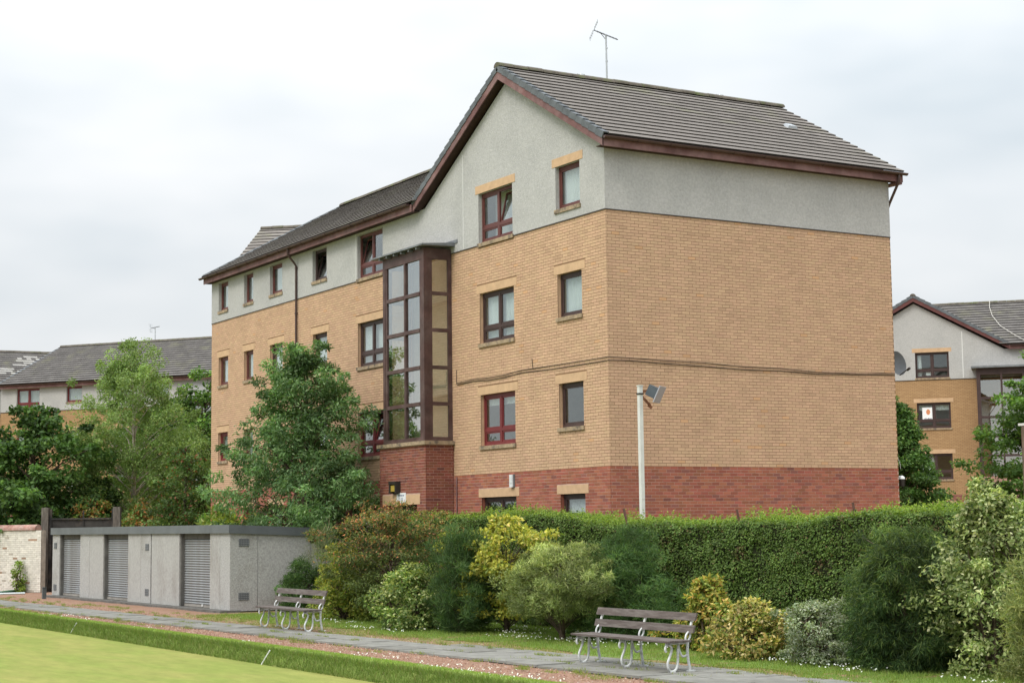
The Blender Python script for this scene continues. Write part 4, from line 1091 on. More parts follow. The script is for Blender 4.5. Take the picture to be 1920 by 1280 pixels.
mb = MB(); mb.tube([(-6.36, 30.1, .05), (-5.2, 31.7, .06)], .05, 8); setp(mb.build('plastic_pipe', mat('green_plastic', (.03, .13, .075), .4, .4), loc=(-6.4, 30.1, 0)), 'dark green pipe lying on the ground at the foot of the white wall', 'pipe')
mb = MB(); mb.tube([(-7.3, 29.6, .03), (-5.75, 29.0, .04)], .035, 8); setp(mb.build('plastic_pipe', mat('pale_plastic', (.55, .62, .62), .4, .4), loc=(-7.3, 29.6, 0)), 'pale grey pipe lying on the gravel in front of the green pipe', 'pipe')
t = thing('timber_post', 'brown timber post with a white cap at the right edge behind the hedge', 'post', (8.07, -5.19, 0))
mb = MB(); mb.tube([(8.12, -5.25, 0), (8.12, -5.25, 4.38)], .10, 8); mb.build('post', mat('post_brown', (.16, .12, .09), .9, .15, var=.3), t)
mb = MB(); mb.box(8.02, 8.32, -5.40, -5.12, 4.385, 4.44); mb.build('cap', MATS['joint_bead'], t)

# ================================================================== BUILDINGS BEHIND
def far_wall(root, fr, u0, u1, top, ops_, zr_=3.58, zb_=9.68, brks=()):
    mb = MB()
    lo = [o for o in ops_ if o[2] < zb_]
    wall_panel(mb, fr, u0, u1, 0, zr_, 0, lo, 1); wall_panel(mb, fr, u0, u1, zr_, zb_, 0, lo, 0)
    for o in lo: reveals(mb, fr, o, 0, -.125, 2)
    mb.build('wall', [M_btex, M_rtex, M_buffplain], root)
    mb = MB(); hi = [o for o in ops_ if o[3] > zb_]
    wall_panel(mb, fr, u0, u1, zb_ + .001, top, .02, hi, 0, brks=brks)
    for o in hi: reveals(mb, fr, o, .0195, -.125, 0)
    mb.build('render', M_render, root)
    mb = MB(); mb.fbox(fr, u0, u1, .001, .028, zb_ - .015, zb_ + .012); mb.build('drip_bead', MATS['dark_bead'], root)
def far_bay(root, fr, u0, u1, ztop):
    mb = MB(); d = .85
    mb.fbox(fr, u0, u0 + .2, 0.03, d, 4.5, ztop - .12); mb.fbox(fr, u1 - .2, u1, 0.03, d, 4.5, ztop - .12); mb.fbox(fr, u0 + .2, u1 - .2, d - .08, d, ztop - .45, ztop - .12)
    for k in range(1, 5): mb.fbox(fr, u0 + .2, u1 - .2, d - .08, d + .01, 4.5 + k * 1.0, 4.62 + k * 1.0)
    mb.fbox(fr, (u0 + u1) / 2 - .05, (u0 + u1) / 2 + .05, d - .085, d + .005, 4.5, ztop - .45)
    o = mb.build('stair_bay', M_brown, root)
    for a, b in ((u0 + .2, (u0 + u1) / 2 - .05), ((u0 + u1) / 2 + .05, u1 - .2)):
        for k in range(5):
            g = MB(); g.fbox(fr, a, b, d - .05, d - .045, 4.5 + k + (.12 if k else 0), min(4.5 + k + 1.0, ztop - .45)); g.build('pane', M_glass2, o)
    mb = MB(); mb.fbox(fr, u0 - .25, u1 + .25, .03, d + .25, ztop - .10, ztop); mb.build('bay_roof', M_lead, o)
    mb = MB(); mb.fbox(fr, u0 - .05, u1 + .05, 0.03, d + .03, 0, 4.48); mb.build('bay_base', M_rtex, o)
    mb = MB(); mb.fbox(fr, u0 + .1, u1 - .1, -.9, -.85, 4, ztop); mb.build('interior_wall', M_plaster, o)

# right neighbour
rbk = thing('apartment_building', 'brick and roughcast flats partly hidden on the right beyond the main building', 'apartment building', (42.03, 34.71, 0))
RF = Fr((42.03, 34.71, 0), (.6697, -.7426, 0), (-.7426, -.6697, 0))
GC = 1.11; HW = 4.58
rw = []
for h in (11.15, 8.47, 5.76, 3.05): rw += [(1.09, 2.84, h - 1.36, h), (-2.3, -1.2, h - 1.05, h), (9.0, 10.7, h - 1.36, h), (13.0, 14.1, h - 1.0, h)]
far_wall(rbk, RF, GC - HW, 24, lambda u: 11.17 + max(0, TAN * min(u - (GC - HW), GC + HW - u)), rw, brks=(GC, GC + HW))
for i, o in enumerate(rw):
    fl = i // 4; k = i % 4
    window(RF, rbk, *o, M_brown if fl else M_brown, k in (0, 2), {0: (0, 1, .0, .16), 1: (.72, 1, 0, 1), 2: (0, 1, 0, .5), 3: None}.get(fl) if k == 0 else (0, 1, 0, 1), lintel=not (fl == 0 and k > 1))
# things standing in the top window, a poster in the one below
wob = [o for o in rbk.children if o.name.startswith('window')]
mb = MB(); mb.fbox(RF, 1.62, 1.88, -.18, -.17, 9.93, 10.22); mb.build('white_card', mat('paper', (.85, .86, .88), .8), rbk)
mb = MB(); mb.fbox(RF, 1.36, 1.88, -.128, -.1265, 7.52, 8.22); po = mb.build('poster', mat('poster_paper', (.82, .83, .84), .6, .3), rbk)
mb = MB()
c = RF.pt(1.66, -.1255, 7.98)
mb.add([c + RF.U * (math.cos(k * math.pi / 7) * .105) + Vector((0, 0, math.sin(k * math.pi / 7) * .15)) for k in range(14)], [tuple(range(14))]); mb.build('face_print', mat('orange_print', (.62, .24, .11), .7), po)
mb = MB()
for k, h in enumerate((.07, .09, .06, .09, .07, .08)): mb.fbox(RF, 1.45 + k * .065, 1.45 + k * .065 + .045, -.1262, -.1255, 7.57, 7.57 + h)
mb.build('lettering', mat('print_ink', (.06, .06, .1), .7), po)
mb = MB(); mb.fbox(RF, 3.53, 3.58, .0205, .03, 9.72, 12.2); mb.build('movement_joint', MATS['joint_bead'], rbk)
it = MB(); it.fbox(RF, GC - HW + .2, 23.8, -2.6, -2.5, 0, 11.1); it.build('interior_wall', M_plaster, rbk)
for fl in range(4):
    z = 11.15 - 2.7 * fl - 2.15
    it = MB(); it.fbox(RF, GC - HW + .2, 23.8, -2.49, -.14, z - .2, z); it.build('floor_slab', M_plaster, rbk)
it = MB(); it.fbox(RF, GC - HW + .1, 23.8, -8.9, -.14, 11.165, 11.2); it.build('ceiling', M_plaster, rbk)
far_bay(rbk, RF, 4.24, 6.75, 10.23)
rrf = thing('roof', None, None, (0, 0, 0)); rrf.parent = rbk
nb = -RF.N
def rp(u, n, z): return RF.pt(u, n, z)
roof_plane(rrf, rp(5.6, .35, EZ), RF.U, Vector((nb.x * ct, nb.y * ct, st)), [(0.0, 0), (18.5, 0), (18.5, SL), (-4.6, SL)], tints=far_tint, lift=.055)
ridge_tiles(rrf, rp(GC + .2, -4.55, zr + .03), rp(24, -4.55, zr + .03))
for sgn in (1, -1):
    UU = RF.U * -sgn
    roof_plane(rrf, rp(GC + sgn * (HW + .35), .25, EZ), nb, Vector((UU.x * ct, UU.y * ct, st)), [(.12, 0), (5, 0), (5, SL), (.12, SL)])
    for k in range(17):
        t0, t1 = SL * k / 17, SL * (k + 1) / 17
        def Q(t, n, x): return rp(GC + sgn * (HW + .35 - t * ct + n * st), x, EZ + t * st + n * ct)
        mb = MB(); mb.hexa([Q(t0, -.10, .27), Q(t0, -.10, .1), Q(t1, -.12, .1), Q(t1, -.12, .27), Q(t0, .062, .27), Q(t0, .062, .1), Q(t1 - .01, .03, .1), Q(t1 - .01, .03, .27)]); mb.build('verge_tile', M_verge, rrf)
    mb = MB()
    def Q(u, z, x): return rp(GC + sgn * u, x, z)
    y0 = HW + .3; zf = lambda u: EZ + TAN * (HW + .35 - u)
    mb.hexa([Q(y0, zf(y0) - .30, .25), Q(y0, zf(y0) - .30, .22), Q(0, zf(0) - .34, .22), Q(0, zf(0) - .34, .25), Q(y0, zf(y0) - .1, .25), Q(y0, zf(y0) - .1, .22), Q(0, zf(0) - .12, .22), Q(0, zf(0) - .12, .25)])
    mb.hexa([Q(y0, zf(y0) - .27, .219), Q(y0, zf(y0) - .27, .03), Q(0, zf(0) - .31, .03), Q(0, zf(0) - .31, .219), Q(y0, zf(y0) - .25, .219), Q(y0, zf(y0) - .25, .03), Q(0, zf(0) - .29, .03), Q(0, zf(0) - .29, .219)])
    mb.build('bargeboard', M_rbrown, rrf)
ridge_tiles(rrf, rp(GC, .28, zr + .04), rp(GC, -4.5, zr + .04))
mb = MB(); mb.fbox(RF, GC + HW + .26, 24, .27, .30, 11.13, 11.345); mb.build('fascia', M_fascia, rrf)
gutter_line(rrf, rp(GC + HW + .3, .375, 11.36), rp(24, .375, 11.36))
cb = MB(); cb.tube([rp(4.95, -4.3, zr + .10), rp(4.95, -3.6, zr - .36), rp(5.1, -2.6, zr - .95), rp(5.5, -1.4, zr - 1.63), rp(6.2, -.3, zr - 2.25), rp(6.8, .40, zr - 2.70), rp(7.0, .42, zr - 3.2)], .022, 5); cb.build('roof_cable', mat('pale_cable', (.40, .38, .34), .6), rrf)
mb = MB()
mb.add([rp(GC - .5, -4.56, zr - .02), rp(24, -4.56, zr - .02), rp(24, -9.4, EZ), rp(GC - HW, -9.4, EZ)], [(0, 1, 2, 3)]); mb.build('rear_slope', MATS['rear_tiles'], rrf)
mb = MB()
for fr_, a, b in ((Fr(rp(GC - HW, 0, 0), nb, -RF.U), 0, 9.1), (Fr(rp(24, 0, 0), nb, RF.U), 0, 9.1), (Fr(rp(0, -9.1, 0), RF.U, nb), GC - HW, 24)):
    for z0, z1, mi in ((0, 3.58, 1), (3.58, 9.68, 0), (9.68, 11.2, 2)):
        P_ = [(a, z0), (b, z0), (b, z1), (a, z1)]; mb.quad(*[fr_.pt(x, 0, z) for x, z in P_], mi=mi, uv=P_)
mb.build('rear_wall', [M_btex, M_rtex, M_render], rbk)

# left neighbour
lbk = thing('apartment_building', 'distant roughcast and brick flats with long tiled roof behind the trees on the left', 'apartment building', (5.1, 75.5, 0))
LF = Fr((5.1, 75.5, 0), (.6, -.8, 0), (-.8, -.6, 0))
lw = []
for h in (11.12, 8.42, 5.72, 3.0): lw += [(1.24, 2.98, h - 1.34, h), (5.0, 6.15, h - .96, h), (8.6, 9.6, h - .96, h), (11.4, 12.4, h - .96, h)]
far_wall(lbk, LF, 0, 26, 11.17, lw)
for i, o in enumerate(lw):
    window(LF, lbk, *o, M_redj if i < 8 else M_brown, i % 4 == 0, (0, 1, 0, 1), lintel=i >= 4)
far_bay(lbk, LF, 14.05, 16.5, 10.03)
it = MB(); it.fbox(LF, .2, 25.8, -2.6, -2.5, 0, 11.1); it.fbox(LF, .2, 25.8, -2.49, -.14, 8.7, 8.9); it.fbox(LF, .1, 25.9, -8.9, -.14, 11.165, 11.2); it.build('interior_wall', M_plaster, lbk)
lrf = thing('roof', None, None); lrf.parent = lbk
nb = -LF.N
roof_plane(lrf, LF.pt(0, .35, EZ), LF.U, Vector((nb.x * ct, nb.y * ct, st)), [(-.1, 0), (26.3, 0), (26.3, SL), (1.1, SL)], tints=far_tint, lift=.06)
ridge_tiles(lrf, LF.pt(1.1, -4.55, zr + .03), LF.pt(26.2, -4.55, zr + .03))
ridge_tiles(lrf, LF.pt(1.1, -4.55, zr + .0), LF.pt(0, .3, EZ + .05), m=M_verge, r=.10)
mb = MB(); mb.fbox(LF, .0, 26.3, .27, .30, 11.13, 11.345); mb.build('fascia', M_fascia, lrf)
gutter_line(lrf, LF.pt(-.05, .375, 11.36), LF.pt(26.3, .375, 11.36))
e_ = Vector((.997, -.081, 0)); q_ = Vector((-.081, -.997, 0))
Rb = Vector((10.6, 81.5, zr))
Eb = Rb + q_ * 4.9; Eb.z = EZ
def pale(q):
    t = far_tint(); s, tt = q[0], q[2]
    if 2.0 < tt < 5.0:
        c0 = 9.9 + (tt - 2.3) * .88
        if abs(s - c0) < .8 and rnd.random() < .62: return (.36, .345, .32)
    return t
roof_plane(lrf, Eb - e_ * 14, e_, Vector((-q_.x * ct, -q_.y * ct, st)), [(0, 0), (14, 0), (14, SL), (0, SL)], tints=pale, lift=.06)
ridge_tiles(lrf, Rb - e_ * 14 + Vector((0, 0, .03)), Rb + Vector((0, 0, .03)))
mb = MB()
mb.add([LF.pt(1.1, -4.55, zr), LF.pt(26.3, -4.55, zr), LF.pt(26.3, -9.4, EZ), LF.pt(-.5, -9.4, EZ)], [(0, 1, 2, 3)])
mb.add([Rb - e_ * 14, Rb, Rb - q_ * 4.9 - Vector((0, 0, zr - EZ)), Rb - e_ * 14 - q_ * 4.9 - Vector((0, 0, zr - EZ))], [(0, 1, 2, 3)])
mb.add([LF.pt(0, .3, EZ), LF.pt(1.1, -4.55, zr), LF.pt(-.5, -9.4, EZ)], [(0, 1, 2)])
mb.build('rear_slope', MATS['rear_tiles'], lrf)
far_wall(lbk, Fr(Eb - e_ * 14 - q_ * .35 - Vector((0, 0, EZ)), e_, q_), 0, 13.4, 11.17, [])
mb = MB()
for fr_, a, b in ((Fr(LF.pt(26, 0, 0), nb, LF.U), 0, 9.1), (Fr(LF.pt(0, -9.1, 0), LF.U, nb), -.3, 26)):
    for z0, z1, mi in ((0, 3.58, 1), (3.58, 9.68, 0), (9.68, 11.2, 2)):
        P_ = [(a, z0), (b, z0), (b, z1), (a, z1)]; mb.quad(*[fr_.pt(x, 0, z) for x, z in P_], mi=mi, uv=P_)
mb.build('rear_wall', [M_btex, M_rtex, M_render], lbk)
aerial('roof_aerial', 'small distant aerial on the ridge of the flats behind the birch', (14.2, 74.3 - 1.45, zr), 1.05, Vector((.5, -.8, .1)).normalized())

# ================================================================== VEGETATION
def unit(a): return a / np.maximum(np.linalg.norm(a, axis=-1, keepdims=True), 1e-9)
def pick_tints(rng, n, palette, jit=.16):
    """palette: list of (colour, weight); every leaf takes one with a little jitter"""
    cols = np.array([c for c, w_ in palette], float); ws = np.array([w_ for c, w_ in palette], float); ws /= ws.sum()
    k = rng.choice(len(cols), n, p=ws)
    return cols[k] * rng.uniform(1 - jit, 1 + jit, (n, 1)) * rng.uniform(.94, 1.06, (n, 3))
def leaf_quads(rng, P, L, W, out_dir, tint, up=.6, outw=.5, rand=.7, droop=0.0, along=None, fold=.12):
    """one folded lozenge per leaf"""
    n = len(P)
    nr = unit(np.array([0, 0, up]) + out_dir * outw + rng.normal(0, rand, (n, 3)))
    d = rng.normal(0, 1, (n, 3)) if along is None else along + rng.normal(0, .45, (n, 3))
    d = d + out_dir * .6; d[:, 2] -= droop
    d = unit(d - nr * (d * nr).sum(1, keepdims=True)); s = np.cross(nr, d)
    Ls = L * rng.uniform(.65, 1.25, (n, 1)); Ws = W * rng.uniform(.7, 1.2, (n, 1))
    V = np.stack([P, P + d * Ls * .5 + s * Ws * .5 + nr * Ws * fold, P + d * Ls, P + d * Ls * .5 - s * Ws * .5 + nr * Ws * fold], 1).reshape(-1, 3)
    return V, np.arange(4 * n).reshape(n, 4), tint

def clumpy(rng, n):
    """random points in a ball, denser towards the outside"""
    d = unit(rng.normal(0, 1, (n, 3))); return d, d * rng.uniform(.25, 1, (n, 1)) ** .6

def plant(name, label, cat, pos, h, rx, ry, z0, prof, clumps, per, cr, L, W, palette, seed, trunk=.0, bark=None, droop=.2, up=.6, rand=.7, stems=3, tone=.22, flat=.7, wob=.28, group=None, leafm=None, limit=None, top_palette=None, leader=True, limb=True, outw=.5, inner=.35, lean=(0, 0), bright=1.65, stray=.2):
    """tree or shrub: trunk/stems and limbs reaching leaf clumps that are spread through the crown's volume"""
    rng = np.random.default_rng(seed)
    t = thing(name, label, cat, pos, group)
    px, py, pz = pos
    ph = rng.uniform(0, 6.28, 6)
    hh = z0 + (h - z0) * np.sort(rng.beta(1.15, 1.25, clumps)); th = rng.uniform(0, 6.283, clumps)
    f = (hh - z0) / (h - z0)
    R_ = np.interp(f, [a for a, b in prof], [b for a, b in prof])
    R_ = R_ * (1 + wob * (.6 * np.sin(2 * th + 4 * f + ph[0]) + .4 * np.sin(3 * th - 7 * f + ph[1]) + .5 * np.sin(5 * th + 11 * f + ph[2]) * .6))
    rad = rng.uniform(inner, 1, clumps) ** .55 * R_
    C = np.stack([px + np.cos(th) * rad * rx + lean[0] * f, py + np.sin(th) * rad * ry + lean[1] * f, pz + hh], 1)
    sk = rng.random(clumps) < stray
    cc = np.array([px, py, pz + z0 + (h - z0) * .35])
    C[sk] = cc + (C[sk] - cc) * rng.uniform(1.12, 1.38, (int(sk.sum()), 1)); C[:, 2] = np.clip(C[:, 2], pz + .12, pz + h * 1.04)
    if limit is not None: C = limit(C, rng)
    # wood
    mb = MB(); lo = pz
    bk_ = bark or M_bark
    if trunk > 0:
        topz = pz + (h * .93 if leader else z0 + (h - z0) * .45)
        pts = []; rr = []
        for i in range(8):
            a = i / 7; pts.append((px + lean[0] * a + math.sin(a * 5 + seed) * trunk * .7 * a, py + lean[1] * a + math.cos(a * 4 + seed) * trunk * .7 * a, lo + (topz - lo) * a)); rr.append(trunk * (1 - a) ** .8 + .012)
        mb.tube(pts, rr, 8); bases = [pts]
    else:
        bases = []
        for k in range(stems):
            a = 6.283 * k / stems + seed; e = (px + math.cos(a) * rx * .4, py + math.sin(a) * ry * .4, pz + h * .7)
            b = (px + math.cos(a) * .07, py + math.sin(a) * .07, lo)
            pts = [tuple(b[j] + (e[j] - b[j]) * q + (0.06 * math.sin(q * 6 + k) if j < 2 else 0) for j in range(3)) for q in (0, .25, .5, .75, 1)]
            mb.tube(pts, [.03, .026, .02, .014, .008], 6); bases.append(pts)
    if limb:
        for ci in range(0, clumps, max(1, clumps // 70)):
            c = C[ci]; pts = bases[ci % len(bases)]
            zt_ = max(lo + .15 * (c[2] - lo), c[2] - .55 * math.hypot(c[0] - px, c[1] - py) - .1)
            q = np.array(pts); zs = q[:, 2]; b = np.array([np.interp(zt_, zs, q[:, 0]), np.interp(zt_, zs, q[:, 1]), min(max(zt_, zs[0]), zs[-1])])
            m_ = (b + c) / 2 + np.array([0, 0, .10 * np.linalg.norm(c - b)])
            r0 = max(.008, trunk * .22 if trunk else .014)
            mb.tube([b, m_, c], [r0, r0 * .6, .005], 5, cap=False)
    mb.build('trunk' if trunk > 0 else 'stem', bk_, t)
    # leaves
    n = clumps * per; ci = np.repeat(np.arange(clumps), per)
    od, off = clumpy(rng, n)
    csz = rng.uniform(.55, 1.35, clumps); csz[sk] *= .62
    sc = cr * csz[ci][:, None]
    P = C[ci] + off * sc * np.array([1, 1, flat])
    if limit is not None: P = limit(P, rng)
    cen = np.array([px, py, pz + (z0 + h) / 2])
    gd = unit((P - cen) / np.array([rx, ry, (h - z0) / 2]))
    tint = pick_tints(rng, n, palette)
    if top_palette is not None:
        # young growth: outermost leaves of the upper clumps
        pr_ = np.clip((f[ci] - .35) * 1.3, 0, 1) * np.clip((np.linalg.norm(off, axis=1) - .45) * 2, 0, 1)
        k = rng.random(n) < pr_; tint[k] = pick_tints(rng, int(k.sum()), top_palette)
    tint *= bright
    tint *= (1 + tone * rng.normal(0, 1, clumps)).clip(.55, 1.6)[ci][:, None]
    V, F, T = leaf_quads(rng, P, L, W, unit(od * .6 + gd * .6), tint, up, outw, rand, droop)
    fast_mesh('crown' if trunk > 0 else 'foliage', V, F, T, leafm or M_leaf, t)
    return t

ROUND = [(0, .45), (.15, .8), (.4, 1), (.7, .85), (.9, .5), (1, .12)]
CONE = [(0, .75), (.12, .98), (.3, 1), (.55, .72), (.8, .38), (1, .05)]
ASHP = [(0, .85), (.15, 1.0), (.4, .97), (.58, .80), (.75, .52), (.9, .32), (1, .08)]
DOME = [(0, .8), (.2, 1), (.5, .98), (.75, .75), (.92, .42), (1, .1)]
COLUMN = [(0, .7), (.2, .9), (.6, 1), (.85, .8), (1, .3)]

G_ASH = [((.058, .105, .038), 5), ((.08, .135, .048), 4), ((.125, .175, .085), 2.2), ((.038, .075, .026), 3)]
G_DARK = [((.038, .075, .02), 4), ((.06, .115, .028), 3), ((.09, .15, .04), 1.5)]
G_BIRCH = [((.115, .165, .05), 4), ((.15, .20, .07), 3), ((.085, .135, .04), 2)]
G_MID = [((.05, .10, .022), 4), ((.085, .15, .032), 3), ((.12, .19, .04), 1.5)]

def keep_off_wall(P, rng):
    P = P.copy(); k = (P[:, 0] > -.25) & (P[:, 1] < 26) & (P[:, 1] > -1); P[k, 0] = -.25 - rng.uniform(0, .9, int(k.sum()))
    k = (P[:, 0] > -1.15) & (P[:, 1] < 10.7) & (P[:, 1] > 7); P[k, 0] = -1.2 - rng.uniform(0, .5, int(k.sum()))
    return P
plant('ash_tree', 'dense blue green ash tree standing against the front of the main building', 'tree', (-1.9, 13.2, 0), 7.25, 2.0, 3.6, 1.0, ASHP, 430, 140, .44, .14, .048, G_ASH, 11, trunk=.16, droop=.8, up=.35, limit=keep_off_wall, tone=.30, flat=.6, bright=1.85, inner=.15, wob=.42, stray=.25)
plant('birch_tree', 'tall airy light green birch rising above the trees on the left', 'tree', (.25, 35.2, 0), 9.5, 2.5, 2.8, 2.6, [(0, .75), (.2, 1), (.5, .95), (.72, .72), (.88, .42), (1, .06)], 470, 135, .46, .095, .060, G_BIRCH, 12, bright=1.8, trunk=.14, bark=M_birchbark, droop=.9, up=.4, tone=.2, flat=.9, wob=.4)
plant('maple_tree', 'broad dark green maple at the left edge behind the white wall', 'tree', (-3.75, 35.2, 0), 6.75, 2.6, 3.2, .8, DOME, 300, 90, .62, .19, .14, G_DARK, 13, bright=1.4, trunk=.2, droop=.4, tone=.34, flat=.5, wob=.4)
plant('maple_tree', 'dark green maple filling the gap behind the birch', 'tree', (3.4, 41.5, 0), 7.6, 2.6, 2.6, .8, DOME, 210, 90, .66, .18, .13, G_DARK, 14, bright=1.35, trunk=.17, droop=.3, tone=.32, flat=.5, wob=.4)
plant('sycamore_tree', 'bright green sycamore right of the birch beside the left end of the flats', 'tree', (4.6, 38.6, 0), 8.7, 2.0, 2.2, 1.2, DOME, 230, 90, .62, .17, .12, G_MID, 15, trunk=.18, droop=.4, tone=.32, flat=.5, wob=.4)
plant('young_tree', 'small green tree with reddish seed clusters below the sycamore', 'tree', (.3, 29.2, 0), 5.0, 1.2, 1.4, .8, DOME, 130, 85, .45, .13, .08, [((.05, .09, .025), 5), ((.08, .12, .035), 3), ((.18, .075, .04), .7)], 16, trunk=.09, droop=.4, tone=.3, flat=.5, wob=.4)
plant('tall_bush', 'leafy dark bush at the far left edge behind the wall coping', 'bush', (-6.0, 41.5, 0), 6.1, 2.6, 2.6, .3, DOME, 200, 95, .7, .18, .13, G_DARK, 17, bright=1.35, trunk=.12, tone=.3)
plant('rowan_tree', 'dark green rowan just beyond the right corner of the brick flats', 'tree', (20.3, 11.6, 0), 6.25, 1.85, 2.0, .4, [(0, 1), (.3, .95), (.5, .66), (.7, .42), (1, .1)], 300, 110, .36, .13, .07, [((.045, .095, .022), 4), ((.07, .13, .03), 3), ((.10, .165, .045), 1.5)], 18, trunk=.12, tone=.32, droop=.3, flat=.45, inner=.1, bright=1.35, stray=.08)
plant('cherry_tree', 'large green tree hanging in at the right edge of the view', 'tree', (16.1, .85, 0), 6.6, 2.1, 2.2, .4, [(0, .95), (.3, 1), (.6, .98), (.8, .8), (1, .2)], 430, 110, .45, .14, .08, [((.055, .11, .024), 4), ((.085, .15, .035), 3), ((.12, .19, .045), 1.5)], 19, bright=1.4, trunk=.15, tone=.32, droop=.5, flat=.45, inner=.1)

# weeds and bushes seen over the gate and the garage roof
RUST = [((.26, .11, .04), 2), ((.17, .13, .045), 2), ((.10, .15, .04), 5)]
YG = [((.15, .20, .04), 4), ((.10, .16, .035), 3), ((.20, .22, .06), 1)]
plant('orange_shrub', 'orange tinged shrub seen over the left half of the steel gate', 'shrub', (-2.2, 33.2, 0), 3.35, .9, .9, .5, DOME, 60, 60, .4, .16, .09, RUST, 31, stems=4)
plant('orange_shrub', 'orange and green shrub seen over the right half of the steel gate', 'shrub', (-.6, 31.6, 0), 3.25, .8, .8, .5, DOME, 60, 60, .4, .15, .08, RUST, 32, stems=4)
plant('wild_bush', 'bright yellow green bush just right of the tall gate posts', 'bush', (.4, 29.2, 0), 3.25, 1.1, 1.3, .3, DOME, 110, 80, .4, .11, .06, YG, 33, stems=5)
plant('wild_bush', 'mid green bush above the middle of the garage roof', 'bush', (.6, 26.6, 0), 2.85, .9, 1.0, .3, DOME, 80, 80, .4, .11, .06, G_MID, 34, stems=5)
plant('broad_leaf_plant', 'plant with long pale green leaves behind the garage roof', 'plant', (-.9, 22.4, 0), 2.75, .55, 1.0, 1.0, COLUMN, 60, 26, .35, .34, .10, YG, 35, stems=5, up=.2)
plant('orange_shrub', 'small rusty shrub against the red brick left of the ash tree', 'shrub', (-.7, 19.8, 0), 2.7, .4, .6, .6, COLUMN, 30, 50, .3, .14, .07, RUST, 36, stems=3)
plant('wall_weed', 'green weed growing up the foot of the white wall', 'weed', (-5.45, 31.0, 0), 1.15, .22, .22, .05, COLUMN, 30, 30, .14, .10, .05, YG, 37, stems=3)

# ---- the clipped hedge
HX0, HX1 = -2.6, -1.45
def crest(y):
    return np.interp(y, [-26, -14.4, -13.1, -11, -9.4, -7, -2.9, -2.2, -.9, 2.5, 6.5], [2.42, 2.36, 2.35, 2.31, 2.22, 2.2, 2.22, 2.33, 2.45, 2.41, 2.4]) + .02 * np.sin(y * 2.1) + .012 * np.sin(y * 5.3)
hedge = thing('clipped_hedge', 'long tall clipped green hedge with pale new shoots along its top', 'hedge', (-2.0, -8, 0))
mb = MB(); ys = np.arange(-26, 6.51, .5)
for a, b in zip(ys[:-1], ys[1:]):
    ca, cb_ = crest(a) - .05, crest(b) - .05
    x0, x1 = HX0 + .09, HX1 - .13
    mb.quad((x0, a, 0), (x0, b, 0), (x0, b, cb_), (x0, a, ca)); mb.quad((x1, a, 0), (x1, b, 0), (x1, b, cb_), (x1, a, ca)); mb.quad((x0, a, ca), (x0, b, cb_), (x1, b, cb_), (x1, a, ca))
for y in (-26, 6.5): mb.quad((HX0 + .09, y, 0), (HX1 - .13, y, 0), (HX1 - .13, y, crest(y) - .05), (HX0 + .09, y, crest(y) - .05))
mb.build('twig_core', mat('hedge_twigs', (.022, .026, .012), .95, .1, var=.5, vscale=12), hedge)
rng = np.random.default_rng(50)
G_HEDGE = [((.075, .125, .028), 4), ((.105, .165, .038), 4), ((.145, .205, .052), 2), ((.15, .11, .05), .3)]
n = 135000
y = rng.uniform(-19, 6.6, n); z = rng.uniform(0.02, 1, n) * crest(y)
x = HX0 + np.abs(rng.normal(0, .05, n)) + .035 * np.sin(y * 3.1 + z * 2) + .03 * np.sin(y * 7.7 - z * 5) + .02 * np.sin(z * 11 + y * 2)
P = np.stack([x, y, z], 1); od = np.tile(np.array([[-1.0, 0, .1]]), (n, 1))
bp_ = np.clip(np.sin(y * 1.7 + 2 * np.sin(z * 2.1)) * np.sin(z * 3.3 + y * .9) + np.sin(y * 5.3 + z * 4) * .5 - .95, 0, 1); cl = 1.24 + .20 * np.sin(y * 4.3 + 1.1 * np.sin(z * 6)) * np.sin(z * 5.1 + y) + .12 * np.sin(y * 11 + z * 9)
V1, F1, T1 = leaf_quads(rng, P, .048, .032, od, np.where((rng.random(n) < bp_ * 1.6)[:, None], pick_tints(rng, n, [((.13, .095, .045), 2), ((.10, .10, .035), 1)]), pick_tints(rng, n, G_HEDGE)) * cl[:, None], up=.45, outw=.9, rand=.75)
n = 26000
y = rng.uniform(-24, 6.6, n); x = rng.uniform(HX0, HX1, n); z = crest(y) - .04 + np.abs(rng.normal(0, .05, n))
V2, F2, T2 = leaf_quads(rng, np.stack([x, y, z], 1), .05, .032, np.tile(np.array([[0, 0, 1.0]]), (n, 1)), pick_tints(rng, n, G_HEDGE), up=.9, rand=.7)
fast_mesh('leaves', np.concatenate([V1, V2]), np.concatenate([F1, F2 + len(V1)]), np.concatenate([T1, T2]), M_leafgloss, hedge)
# new shoots
ns = 5200
y = rng.uniform(-20, 6.6, ns); x = rng.uniform(HX0 + .08, HX1 - .05, ns)
hgt = .07 + .20 * rng.beta(1.6, 2.6, ns) * (1 + .5 * np.sin(y * 1.3)) * (1 + .4 * np.sin(y * 3.7 + 1)) + .10 * (rng.random(ns) < .06)
per = 12; si = np.repeat(np.arange(ns), per); q = rng.uniform(.05, 1, ns * per)
ln = rng.normal(0, .05, (ns, 2))
P = np.stack([x[si] + ln[si, 0] * q, y[si] + ln[si, 1] * q, crest(y[si]) - .06 + hgt[si] * q], 1)
od = np.concatenate([rng.normal(0, .6, (ns * per, 2)), np.full((ns * per, 1), .6)], 1)
G_SHOOT = [((.24, .34, .06), 4), ((.31, .40, .08), 3), ((.17, .26, .045), 3)]
V, F, T = leaf_quads(rng, P, .05, .026, unit(od), pick_tints(rng, ns * per, G_SHOOT), up=.5, rand=.6, droop=-.6)
fast_mesh('new_shoots', V, F, T, M_leaf, hedge)

